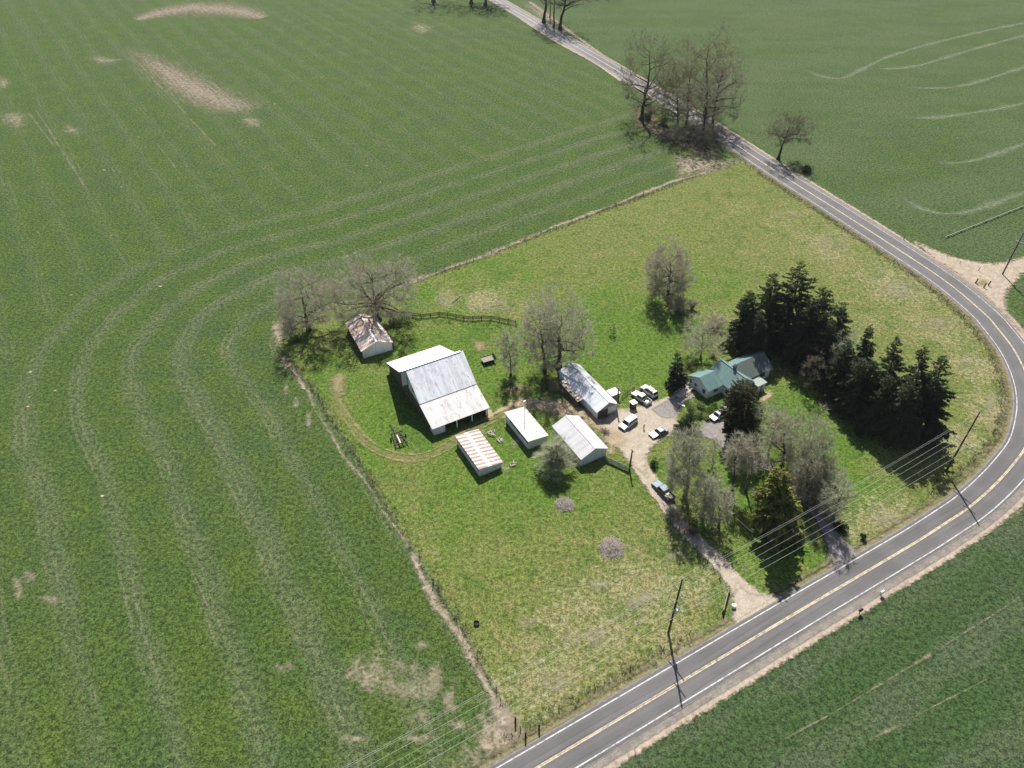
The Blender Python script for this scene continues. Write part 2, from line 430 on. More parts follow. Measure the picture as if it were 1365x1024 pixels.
ba, ta, sa = passes(dist); bb, tb_, sb = passes(n.attr('cross'))
bb = bb*0.42; tb_ = tb_*0.6
band = blend(ba, bb, far); slow = blend(sa, sb, far)
track = blend(ta, tb_, far)*n.ss(n.noise(p, 0.09, 3), 0.42, 0.62)
green = n.mix(n.ss(n_big, 0.35, 0.65), (0.068, 0.116, 0.025), (0.070, 0.113, 0.036))
green = n.mix(n.ss(n_mid, 0.42, 0.75)*0.7, green, (0.104, 0.140, 0.030))
green = n.mix(n.ss(slow, 0.35, 0.7)*0.45, green, (0.058, 0.100, 0.040))
green = n.mix((1.0-band)*(1.0-beyond)*n.ss(n_mid, 0.3, 0.6)*0.45, green, (0.082, 0.134, 0.020))
green = n.mix(band*(1.0-beyond*0.9)*0.4, green, (0.138, 0.165, 0.088))
green = n.mix(beyond*n.ss(n.noise(n.vscale(p, 0.02, 0.05, 1), 1.0, 3), 0.35, 0.65)*0.6, green, (0.098, 0.138, 0.058))
green = n.mix(track*(1.0-beyond)*0.36, green, (0.235, 0.225, 0.13))
thin = n.ss(n.noise(p, 0.33, 5, 0.75)+n_fine*0.25, 0.79, 0.90)
green = n.mix(thin*0.55, green, (0.26, 0.215, 0.145))
speck = n.noise(p, 2.7, 3, 0.7, 1.0)
sp_shade = n.ss(speck, 0.55, 0.68); sp_l = n.ss(speck, 0.43, 0.32)  # dark specks put the small shadows between plants into the colour
green = n.mix(sp_shade*0.8, green, (0.014, 0.032, 0.010)); green = n.mix(sp_l*0.5, green, (0.165, 0.20, 0.115))
wisp = n.ss(n.noise(n.vscale(p, 0.5, 0.9, 1), 1.0, 5, 0.8, 0.6)+n.ss(n.noise(p, 0.03, 2), 0.4, 0.7)*0.08, 0.66, 0.76)
green = n.mix(wisp*0.3, green, (0.24, 0.215, 0.135))
south = n.ss(px_*-0.4894+(py_-49.0)*0.8721, 0.0, -8.0)
green = n.mix(south*0.75, green, n.mix(n.ss(n_mid, 0.4, 0.62), (0.046, 0.088, 0.030), (0.052, 0.086, 0.040)))
green = n.mix(south*band*0.35, green, (0.105, 0.135, 0.07))
crop = n.mul(green, n.ss(n_tuft+(n_fine-0.5)*0.8, 0.30, 0.70, 0.30, 1.24))
# --- pasture
dryk = n.attr('dry'); lushk = n.attr('lush')
pg = n.mix(n.ss(n_mid+(lushk-0.35)*0.55, 0.35, 0.75), (0.124, 0.150, 0.040), (0.082, 0.144, 0.020))
pg = n.mix(n.ss(n.noise(p, 0.35, 4, 0.65)-lushk*0.1, 0.48, 0.72)*0.5, pg, (0.162, 0.172, 0.052))
str_ = n.ss(n.noise(p, 0.75, 5, 0.8)+dryk*0.34+(n_mid-0.5)*0.35-lushk*0.07, 0.63, 0.81)
pg = n.mix(str_*0.6, pg, (0.33, 0.285, 0.185))
weed = n.ss(n.noise(p, 0.5, 3, 0.6), 0.62, 0.72)
pg = n.mix(weed*0.5, pg, (0.045, 0.095, 0.018))
pg = n.mix(n.ss(n.noise(p, 0.22, 3, 0.6, 0.5)-lushk*0.12+dryk*0.1, 0.51, 0.66)*0.5, pg, (0.20, 0.175, 0.07))
pg = n.mix(n.ss(n.noise(n.vscale(p, 1, 1, 1), 0.16, 3, 0.6, 0.8)+lushk*0.06, 0.54, 0.66)*0.5, pg, (0.052, 0.108, 0.016))
pg = n.mix(sp_shade*0.65, pg, (0.030, 0.050, 0.010)); pg = n.mix(sp_l*0.5, pg, (0.27, 0.265, 0.13))
pasture = n.mul(pg, n.ss(n_tuft+(n_fine-0.5)*0.8, 0.30, 0.70, 0.48, 1.50))
inside = n.ss(past+(n_tuft-0.5)*2.2, -0.5, 0.5)
n.col(n.mix(inside, crop, pasture), 0.95, 0, 0.1)
n.bump(n.noise(p, 1.1, 5, 0.75)+n_fine*0.4, 0.9, 0.35)
link('ground', me, None, [m]); bpy.data.objects['ground']['kind'] = 'structure'

# ------------------------------------------------------------------ thin sheets lying on the ground
zc = [0.004]
def next_z():
    zc[0] += 0.0015; return zc[0]
def sheet_mat(name, c1, c2, ragged, cover, fine=2.0, lo=0.15, hi=0.45, amax=1.0, streak=0.0):
    """loose surface with a ragged margin (uv.x across, uv.y fades the ends)"""
    m, n = material(name); p = n.pos(); u, v, w = n.sep(n.uv())
    a = n.noise(p, 0.55, 4, 0.7); b = n.noise(p, fine, 3, 0.7)
    k = (1.0-n.math('ABSOLUTE', u))*v+(a-0.5)*ragged+(b-0.5)*ragged*0.6
    if streak:
        x_, y_, z_ = n.sep(p); cr = x_*0.824+y_*0.566; al_ = y_*0.824-x_*0.566
        k = k+(n.noise(n.comb(cr*1.1, al_*0.06), 1.0, 4, 0.7)-0.5)*streak
    al = n.ss(k, lo, hi)*amax
    if cover < 1: al = al*n.ss(n.noise(p, 0.28, 4, 0.7), 0.62-cover*0.5, 0.78-cover*0.5)
    c = n.mix(n.ss(a, 0.35, 0.65), c1, c2)
    n.col(n.mul(c, n.ss(b, 0.25, 0.75, 0.78, 1.2)), 0.95, 0, 0.1, al)
    n.bump(b, 0.5, 0.06); M[name] = m
sheet_mat('soil', (0.25, 0.21, 0.15), (0.34, 0.285, 0.215), 1.6, 1.0, 1.6, 0.1, 0.95, 0.88)
sheet_mat('soil_thin', (0.255, 0.23, 0.15), (0.32, 0.285, 0.20), 1.7, 0.6, 1.5, 0.2, 1.4, 0.8, 0.8)
sheet_mat('fleck', (0.30, 0.28, 0.20), (0.38, 0.35, 0.27), 0.6, 1.0, 2.0, 0.0, 0.4)
sheet_mat('scratch', (0.22, 0.20, 0.13), (0.30, 0.26, 0.185), 1.6, 0.5, 1.2, 0.25, 1.2, 0.6)
sheet_mat('soil_bare', (0.225, 0.19, 0.135), (0.28, 0.235, 0.18), 1.3, 1.0, 1.0, 0.1, 1.1, 0.8, 1.6)
sheet_mat('verge_tan', (0.30, 0.245, 0.185), (0.38, 0.315, 0.25), 0.9, 1.0, 1.6, 0.05, 0.5)
sheet_mat('verge_grey', (0.17, 0.155, 0.14), (0.235, 0.21, 0.185), 0.5, 1.0, 3.0, 0.05, 0.4)
sheet_mat('verge_straw', (0.27, 0.22, 0.12), (0.21, 0.19, 0.10), 1.3, 0.65, 1.6, 0.1, 0.9, 0.85)
sheet_mat('rut', (0.25, 0.205, 0.095), (0.33, 0.27, 0.15), 1.6, 0.6, 1.6, 0.1, 1.1, 0.64)
sheet_mat('gravel', (0.33, 0.28, 0.22), (0.40, 0.34, 0.27), 0.6, 1.0, 3.0, 0.05, 0.4)
sheet_mat('gravel_tan', (0.34, 0.27, 0.175), (0.40, 0.32, 0.215), 1.2, 0.95, 2.0, 0.1, 0.9, 0.85)
sheet_mat('drive_grey', (0.20, 0.185, 0.175), (0.25, 0.23, 0.215), 0.5, 1.0, 3.0, 0.05, 0.4)
sheet_mat('tram', (0.145, 0.185, 0.10), (0.18, 0.215, 0.13), 1.0, 1.0, 0.8, 0.05, 1.3, 0.8)
sheet_mat('weeds', (0.34, 0.31, 0.22), (0.22, 0.21, 0.12), 1.6, 0.45, 1.8, 0.3, 1.2, 0.75)
sheet_mat('dark_ditch', (0.12, 0.10, 0.065), (0.20, 0.17, 0.11), 1.5, 0.55, 1.5, 0.2, 0.9, 0.85)
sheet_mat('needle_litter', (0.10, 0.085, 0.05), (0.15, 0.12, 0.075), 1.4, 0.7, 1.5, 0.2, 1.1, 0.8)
def ribbon(name, pts, w, mat, ends=True, step=2.0, smooth=True, wob=None):
    """strip along ground points; w constant, or one width per point; uv.x -1..1"""
    if wob is None: wob = {"soil_strip": .45, "farm_track": .12, "wheel_track": .05}.get(name, 0.0)
    ws = w if isinstance(w, (list, tuple)) else [w]*len(pts)
    P = [Vector((p.x, p.y, ww)) for p, ww in zip(pts, ws)]
    if smooth and len(P) > 2: P = catmull(P, 8)
    P = resample(P, step); L = len(P); z = next_z(); rw = random.Random(len(P)*7+int(P[0].x)); ph = [rw.uniform(0, 6) for _ in range(4)]
    if wob:
        for i, q in enumerate(P):
            t = P[min(i+1, L-1)]-P[max(i-1, 0)]; t.z = 0; t.normalize(); sd = i*step
            k = wob*(math.sin(sd*.11+ph[0])+.6*math.sin(sd*.31+ph[1])); q.x += -t.y*k; q.y += t.x*k
            q.z *= 1+.35*math.sin(sd*.17+ph[2])+.25*math.sin(sd*.43+ph[3])
    W_ = [p.z for p in P]
    vs, fs, uvs = [], [], []
    for i in range(L):
        t = P[min(i+1, L-1)]-P[max(i-1, 0)]; t.z = 0; t.normalize(); nn = Vector((-t.y, t.x, 0))
        c = Vector((P[i].x, P[i].y, z)); e = min(1.0, min(i, L-1-i)*step/(2.5 if name != 'wheel_track' else 14)) if ends else 1.0
        for k in (-1, 0, 1): vs.append(c+nn*(k*W_[i]/2)); uvs.append((k, e))
    for i in range(L-1):
        for k in range(2): a = i*3+k; fs.append((a, a+1, a+4, a+3))
    me = bpy.data.meshes.new(name); me.from_pydata([tuple(v) for v in vs], [], fs)
    uv = me.uv_layers.new(name='UVMap')
    for l in me.loops: uv.data[l.index].uv = uvs[l.vertex_index]
    o = link(name, me, None, [M[mat]]); o['kind'] = 'structure'
    return o
def rib_px(name, px, w, mat, **k): return ribbon(name, [G(p) for p in px], w, mat, **k)
def patch(name, pts, mat, grow=1.0, rings=3, soft=4.0):
    """filled outline on a fine grid; uv.x = 1 at the rim, falling to 0 a few metres inside"""
    P = catmull(list(pts)+[pts[0]], 5)[:-1]; c = sum(P, Vector())/len(P); z = next_z()
    P = [c+(q-c)*(grow*1.06) for q in P]
    x0, x1 = min(q.x for q in P), max(q.x for q in P); y0, y1 = min(q.y for q in P), max(q.y for q in P)
    st = max(0.35, max(x1-x0, y1-y0)/55); gx = np.arange(x0-st, x1+2*st, st); gy = np.arange(y0-st, y1+2*st, st)
    A_, B_ = np.meshgrid(gx, gy); d = poly_dist(P, A_.ravel(), B_.ravel()); D = min(d.max(), 30.0 if mat in ('soil_bare', 'soil_thin', 'weeds', 'scratch', 'verge_straw', 'soil') else soft)
    nx, ny = len(gx), len(gy)
    q = np.stack([(np.arange(ny-1)[:, None]*nx+np.arange(nx-1)[None]).ravel()+k for k in (0, 1, nx+1, nx)], 1)
    q = q[(d[q] > -st).any(1)]
    used = np.unique(q); mp = np.full(nx*ny, -1); mp[used] = np.arange(len(used))
    me = np_mesh(name, np.stack([A_.ravel()[used], B_.ravel()[used], np.full(len(used), z)], 1), mp[q])
    u = 1-np.clip(d[used]/D, -0.5, 1.0)
    uv = me.uv_layers.new(name='UVMap'); li = np.zeros(len(me.loops), dtype=np.int32); me.loops.foreach_get('vertex_index', li)
    uv.data.foreach_set('uv', np.stack([u[li], np.ones(len(li))], 1).astype(np.float32).ravel())
    o = link(name, me, None, [M[mat]]); o['kind'] = 'structure'
    return o
def patch_px(name, px, mat, **k): return patch(name, [G(p) for p in px], mat, **k)
def blob_px(name, c, rx, ry, mat, seed=0):
    r_ = random.Random(seed); k = 1.25
    return patch_px(name, [(c[0]+k*rx*math.cos(t)*r_.uniform(.75, 1.15), c[1]+k*ry*math.sin(t)*r_.uniform(.75, 1.15)) for t in [i*2*math.pi/12 for i in range(12)]], mat)

# bare soil in the fields
rib_px('bare_soil', [(182,27),(215,17),(262,11),(310,14),(352,24)], [14,40,56,46,18], 'soil_bare')
patch_px('bare_soil', [(180,70),(215,78),(255,93),(300,115),(322,128),(300,138),(262,137),(225,122),(198,98)], 'soil_bare', grow=1.45)
blob_px('bare_soil', (140,80), 26, 7, 'soil_thin', 2)
blob_px('bare_soil', (97,174), 16, 8, 'soil_thin', 3)
blob_px('bare_soil', (18,160), 28, 13, 'soil_thin', 4)
blob_px('bare_soil', (5,110), 12, 8, 'soil_thin', 5)
blob_px('bare_soil', (335,163), 18, 9, 'soil_thin', 6)
blob_px('bare_soil', (560,38), 22, 9, 'soil_thin', 7)
for a, b, w in (((168,66),(298,206),1.6),((30,140),(80,205),1.5),((44,140),(120,260),1.5),((345,222),(352,250),1.0),((200,180),(250,245),1.0)):
    rib_px('wheel_track', [a, ((a[0]+b[0])/2, (a[1]+b[1])/2), b], w*1.1, 'scratch')
for i, (x, y, a, b) in enumerate([(575,905,20,26),(600,935,15,20),(560,985,20,8),(480,905,22,18),(545,890,18,10),(610,965,18,12),(380,890,12,10),(470,985,22,6),(40,770,14,10),(70,800,18,9),(395,535,6,9),(412,560,6,12),(382,518,5,9),(25,785,10,18),(560,860,12,10)]):
    blob_px('bare_soil', (x, y), a, b, 'soil_thin', 20+i)
for a, b in (((100,640),(115,690)),((232,710),(300,860)),((300,860),(345,990)),((70,720),(110,850)),((112,860),(145,1015)),((128,790),(150,830)),((255,720),(285,800)),((160,890),(175,945))):
    rib_px('wheel_track', [a, ((a[0]+b[0])/2, (a[1]+b[1])/2), b], 0.8, 'scratch')
for x, y in ((41,496),(39,530),(37.5,542),(73,521),(137,661),(214,382),(95,394),(507,243),(489,221),(387,248),(162,249.5),(139,227),(51,310),(185,183),(366,139)):
    g_ = G((x, y)); rs_ = random.Random(int(x*7+y)); k_ = rs_.uniform(.22, .4)
    patch('bare_soil', [g_+Vector((k_*1.7*math.cos(t)*rs_.uniform(.7,1.2), k_*math.sin(t)*rs_.uniform(.7,1.2), 0)) for t in [i*math.pi/4 for i in range(8)]], 'fleck')
# tramlines of the field beyond the road
for px, w in (([(1400,22),(1365,31),(1320,40),(1240,59),(1187,75),(1150,92),(1128,103),(1112,105),(1088,100),(1075,92)],1.0),([(1400,40),(1365,48),(1294,67),(1227,87),(1187,92),(1150,92)],1.0),
              ([(1400,78),(1365,90),(1321,104),(1281,115),(1241,118),(1200,115)],1.0),([(1400,130),(1365,138),(1321,147),(1267,155),(1227,158),(1192,155)],1.0),
              ([(1400,178),(1365,192),(1321,208),(1289,216),(1254,218),(1227,215)],1.0),([(1400,244),(1365,257),(1332,269),(1290,283),(1255,285),(1222,276),(1190,255)],1.0)):
    for s in (0,):
        P = [G(p) for p in px]; Q = []
        for i, q in enumerate(P):
            t = (P[min(i+1, len(P)-1)]-P[max(i-1, 0)]).normalized(); Q.append(q+Vector((-t.y, t.x, 0))*s*1.15)
        ribbon('wheel_track', Q, 6.2, 'tram')
for px in ([(850,995),(1000,905),(1150,815),(1300,722),(1420,640)],[(980,1020),(1120,945),(1260,860),(1400,770)],[(1060,1040),(1200,965),(1365,880)]):
    rib_px('wheel_track', px, 0.75, 'scratch')
# strips along the fences
rib_px('soil_strip', [(372,472),(386,492),(405,520)], [3.5,3,1.5], 'soil')
rib_px('soil_strip', [(405,515),(430,560),(470,620),(515,690),(560,755)], [2.2,1.5,1.2,1.6,2.4], 'soil_thin')
rib_px('soil_strip', [(545,735),(575,785),(600,828),(622,868),(640,900),(665,950),(690,1000)], [1.4,2.0,2.3,2.8,3.4,4.2,5.2], 'soil')
patch_px('bare_soil', [(640,915),(668,935),(692,965),(690,990),(655,1020),(600,1040),(560,1020),(610,985)], 'soil_thin', grow=1.25)
blob_px('dry_weeds', (560,930), 60, 60, 'weeds', 90); blob_px('dry_weeds', (500,900), 50, 40, 'soil_thin', 91)
patch_px('bare_soil', [(655,930),(680,955),(692,985),(660,1010),(630,1000),(645,965)], 'soil', grow=1.2)
rib_px('soil_strip', [(530,386),(560,373),(620,350),(700,319),(760,296),(830,268),(890,246),(940,230),(972,218)], [3.2,3,2.8,2.6,2.4,2.4,3,4,3], 'soil')
rib_px('soil_strip', [(395,425),(440,410),(480,400),(530,386)], [3,2.5,2.5,3], 'soil_thin')
patch_px('bare_soil', [(361,435),(370,428),(380,434),(380,450),(372,458),(362,450)], 'soil', grow=1.2)
patch_px('bare_soil', [(898,208),(920,206),(950,212),(985,208),(975,222),(935,232),(910,237),(900,225)], 'soil', grow=1.2)
blob_px('dry_weeds', (600,404), 22, 12, 'weeds', 51); blob_px('dry_weeds', (655,408), 34, 13, 'weeds', 52)
blob_px('bare_soil', (592,400), 10, 11, 'soil_thin', 53)
for i, (x, y, a, b) in enumerate([(850,800,30,18),(780,850,36,22),(740,910,30,20),(900,745,22,14),(935,800,22,12),(700,830,20,14),(1200,385,40,16),(1110,325,40,14),(1250,430,30,16),(1320,545,14,30),(1180,690,28,10),(1050,285,30,8),(1290,480,16,14),(800,780,20,12),(690,590,16,10),(650,575,16,8),(675,625,14,8)]):
    blob_px('dry_weeds', (x, y), a, b, 'weeds', 60+i)
# road verges
ribbon('road_verge', road_off(lambda w: w+1.7), 3.6, 'verge_tan', ends=False, smooth=False)
ribbon('road_verge', road_off(lambda w: w+1.0), 2.6, 'verge_grey', ends=False, smooth=False)
ribbon('road_verge', road_off(lambda w: -0.9), 2.4, 'verge_straw', ends=False, smooth=False)
ribbon('road_verge', road_off(lambda w: -2.2), 1.4, 'dark_ditch', ends=False, smooth=False)
ribbon('road_verge', road_off(lambda w: -0.4), 1.6, 'verge_grey', ends=False, smooth=False)
patch_px('field_entrance', [(1215,318),(1260,338),(1290,348),(1330,352),(1375,340),(1420,330),(1420,352),(1372,362),(1352,380),(1343,395),(1350,420),(1380,450),(1365,462),(1330,410),(1295,378),(1255,350)], 'verge_tan', grow=1.08)
blob_px('grass_patch', (1308,378), 9, 4, 'verge_straw', 9)
rib_px('road_verge', [(690,22),(735,52),(790,82),(828,108)], [3,3,3,3], 'verge_tan')
rib_px('road_verge', [(705,2),(740,28),(800,72),(850,108)], [5,5,4,4], 'soil')
patch_px('bare_soil', [(690,-5),(720,8),(745,20),(752,38),(735,44),(715,30),(695,15)], 'soil_thin', grow=1.2)
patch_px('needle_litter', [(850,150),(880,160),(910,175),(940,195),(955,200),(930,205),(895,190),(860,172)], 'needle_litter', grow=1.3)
# farm tracks
sheet_mat('track_bed', (0.26, 0.23, 0.095), (0.31, 0.255, 0.13), 1.5, 1.0, 1.6, 0.1, 1.45, 0.48)
rib_px('farm_track', [(800,577),(773,558),(745,546),(713,541),(689,545),(668,553),(640,568),(611,585),(590,599),(561,611),(531,610),(503,600),(478,580),(458,550),(445,520)], 4.2, 'track_bed')
rib_px('farm_track', [(800,572),(775,553),(745,541),(715,537),(690,540),(668,548),(640,562),(610,580),(590,594),(562,606),(532,605),(505,595),(482,577),(462,548),(452,530)], 1.1, 'rut')
rib_px('farm_track', [(798,582),(770,562),(745,551),(712,546),(688,550),(668,558),(640,573),(612,590),(590,604),(560,615),(530,614),(500,604),(474,584),(455,552)], 1.0, 'rut')
patch_px('farm_track', [(690,533),(715,530),(750,536),(785,548),(810,565),(800,580),(770,566),(740,556),(705,548),(688,545)], 'gravel_tan', grow=1.15)
rib_px('farm_track', [(815,574),(788,557),(757,544),(722,536),(692,538),(667,548),(643,561)], [6,5,4.5,4.2,4,3.2,2.2], 'gravel_tan')
blob_px('bare_soil', (652,551), 6, 7, 'gravel_tan', 11); blob_px('bare_soil', (690,520), 20, 9, 'verge_straw', 12)
blob_px('bare_soil', (450,515), 14, 18, 'verge_straw', 13); blob_px('bare_soil', (640,462), 12, 8, 'verge_straw', 14)
# driveways
def drive_poly(name, px, mat): return patch_px(name, px, mat, grow=1.04, rings=6)
rib_px('driveway', [(1010,812),(985,783),(960,752),(935,728),(912,705),(893,680),(876,655),(860,632),(850,612),(845,595)], [10,5.2,4.2,4,4,4.2,4.6,4.8,5.6,8], 'gravel', ends=False)
patch_px('driveway', [(975,800),(985,775),(1000,790),(1040,793),(1048,802),(1015,822),(985,838),(978,828)], 'gravel', grow=1.1)
patch_px('driveway', [(808,560),(826,545),(840,545),(870,536),(898,528),(915,524),(925,530),(908,545),(902,560),(905,572),(880,588),(866,606),(868,635),(840,612),(822,592),(805,578)], 'gravel', grow=1.06)
blob_px('driveway', (818,588), 18, 16, 'gravel_tan', 15)
patch_px('driveway', [(870,545),(895,532),(915,527),(922,533),(906,546),(900,556),(885,556)], 'drive_grey', grow=1.15)
patch_px('driveway', [(928,572),(940,562),(955,552),(962,542),(975,545),(972,560),(985,590),(985,606),(972,605),(950,588),(935,580)], 'drive_grey', grow=1.12)
rib_px('driveway', [(1132,753),(1112,722),(1098,697),(1083,676),(1066,656),(1040,632),(1010,615),(985,603)], [10.5,5,3.8,3.4,3.4,3.4,3.4,3.6], 'drive_grey', ends=False)
rib_px('garden_path', [(905,538),(918,524),(930,512)], 2.0, 'gravel_tan')
patch_px('concrete_pad', [(1010,525),(1024,520),(1032,527),(1022,537),(1012,536)], 'gravel_tan', grow=1.1)
rib_px('lawn_edge', [(1112,735),(1105,760),(1085,775),(1060,790),(1040,797)], 0.7, 'verge_straw')
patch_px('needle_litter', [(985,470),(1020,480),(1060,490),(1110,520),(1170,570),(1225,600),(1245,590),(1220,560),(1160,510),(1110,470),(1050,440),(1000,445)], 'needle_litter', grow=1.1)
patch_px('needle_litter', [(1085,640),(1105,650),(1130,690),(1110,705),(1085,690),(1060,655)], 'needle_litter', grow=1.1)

# ------------------------------------------------------------------ road
m, n = material('asphalt'); p = n.pos(); u, v, w_ = n.sep(n.uv())
lane = n.math('ABSOLUTE', n.math('ABSOLUTE', n.math('ABSOLUTE', u)-0.5)-0.24)
wear = n.ss(lane, 0.16, 0.02)
along = n.noise(n.vscale(n.uv(), 1.5, 0.02, 1), 1.0, 3)
c = n.mix(wear*0.55, (0.118, 0.113, 0.114), (0.142, 0.135, 0.137))
c = n.mul(c, n.ss(n.noise(p, 0.12, 3), 0.3, 0.7, 0.88, 1.1))
c = n.mul(c, n.ss(n.noise(p, 6.0, 3, 0.8), 0.25, 0.75, 0.86, 1.14))
crack = n.ss(n.voro(n.vscale(p, 0.22, 0.22, 1), 1.0, 'DISTANCE_TO_EDGE'), 0.012, 0.003)*n.ss(n.noise(p, 0.06, 2), 0.5, 0.6)
c = n.mix(crack*0.22, c, (0.06, 0.058, 0.06))
tarp = n.ss(n.noise(n.vscale(n.uv(), 1.2, 0.06, 1), 1.0, 3, 0.6), 0.58, 0.62)
c = n.mix(tarp*0.25, c, (0.105, 0.10, 0.10))
edge_k = n.ss(n.math('ABSOLUTE', u)+(n.noise(p, 1.2, 4, 0.7)-0.5)*0.16, 0.93, 1.02)
c = n.mix(edge_k, c, (0.27, 0.24, 0.20))
c = n.mix(n.ss(v, 560, 610)*0.7, c, (0.20, 0.195, 0.20))
n.col(c, 0.85, 0, 0.25); n.bump(n.noise(p, 8, 3), 0.25, 0.02); M['asphalt'] = m
def road_strip(name, f0, f1, mat, z, cuts=6):
    vs, fs, uvs = [], [], []; s = 0.0; K = cuts+1
    for i in range(len(RL)):
        if i: s += (RL[i]-RL[i-1]).length
        a, b = f0(RW[i]), f1(RW[i])
        for k in range(K):
            t = k/cuts; q = RL[i]+RN[i]*(a+(b-a)*t); vs.append((q.x, q.y, z)); uvs.append((t*2-1, s))
    for i in range(len(RL)-1):
        for k in range(cuts): a = i*K+k; fs.append((a, a+1, a+K+1, a+K))
    me = bpy.data.meshes.new(name); me.from_pydata(vs, [], fs)
    uv = me.uv_layers.new(name='UVMap')
    for l in me.loops: uv.data[l.index].uv = uvs[l.vertex_index]
    o = link(name, me, None, [mat]); o['kind'] = 'structure'; return o
def paint(name, c):
    m, n = material(name); p = n.pos()
    k = n.ss(n.noise(p, 1.1, 5, 0.8), 0.36, 0.58)
    n.col(n.mix(k, (c[0]*.4, c[1]*.4, c[2]*.42), c), 0.7, 0, 0.3); M[name] = m; return m
road_strip('road', lambda w: -0.75, lambda w: w+0.75, M['asphalt'], zc[0]+0.006)
pw, py = paint('line_white', (0.58, 0.57, 0.55)), paint('line_yellow', (0.56, 0.47, 0.33))
road_strip('road_marking', lambda w: -0.10, lambda w: 0.10, pw, zc[0]+0.010, 1)
road_strip('road_marking', lambda w: w-0.10, lambda w: w+0.10, pw, zc[0]+0.010, 1)
road_strip('road_marking', lambda w: w/2-0.24, lambda w: w/2-0.03, py, zc[0]+0.010, 1)
road_strip('road_marking', lambda w: w/2+0.03, lambda w: w/2+0.24, py, zc[0]+0.010, 1)

# ------------------------------------------------------------------ trees
def norm(v): return v/np.maximum(np.linalg.norm(v, axis=-1, keepdims=True), 1e-9)
def tubes(P, Rr, k):
    """P (N,M,3) polylines with radii (N,M) -> verts, quads"""
    N, Mm, _ = P.shape
    T = norm(np.gradient(P, axis=1)); ref = np.where(np.abs(T[..., 2:3]) > 0.9, [[[1., 0, 0]]], [[[0, 0, 1.]]])
    A_ = norm(np.cross(T, ref)); B_ = np.cross(T, A_)
    th = np.arange(k)*2*np.pi/k
    V = P[:, :, None, :]+Rr[:, :, None, None]*(np.cos(th)[None, None, :, None]*A_[:, :, None, :]+np.sin(th)[None, None, :, None]*B_[:, :, None, :])
    idx = np.arange(N*Mm*k).reshape(N, Mm, k)
    a = idx[:, :-1, :]; b = np.roll(a, -1, 2); d = idx[:, 1:, :]; c = np.roll(d, -1, 2)
    return V.reshape(-1, 3), np.stack([a, b, c, d], -1).reshape(-1, 4)
def ribbons(P, Wd, rng):
    """flat twigs: P (N,M,3), widths (N,M)"""
    N, Mm, _ = P.shape
    T = norm(P[:, -1]-P[:, 0]); s = norm(np.cross(T, rng.normal(size=(N, 3))))
    V = P[:, :, None, :]+np.stack([-s, s], 1)[:, None, :, :]*Wd[:, :, None, None]/2
    idx = np.arange(N*Mm*2).reshape(N, Mm, 2)
    F = np.stack([idx[:, :-1, 0], idx[:, :-1, 1], idx[:, 1:, 1], idx[:, 1:, 0]], -1).reshape(-1, 4)
    return V.reshape(-1, 3), F
def merge(parts):
    V, F, o = [], [], 0
    for v, f in parts: V.append(v); F.append(f+o); o += len(v)
    return np.concatenate(V), np.concatenate(F)
def bez(p0, p1, c0, c1, M_):
    t = np.linspace(0, 1, M_)[None, :, None]
    return ((1-t)**3)*p0[:, None]+3*((1-t)**2)*t*c0[:, None]+3*(1-t)*t*t*c1[:, None]+t**3*p1[:, None]
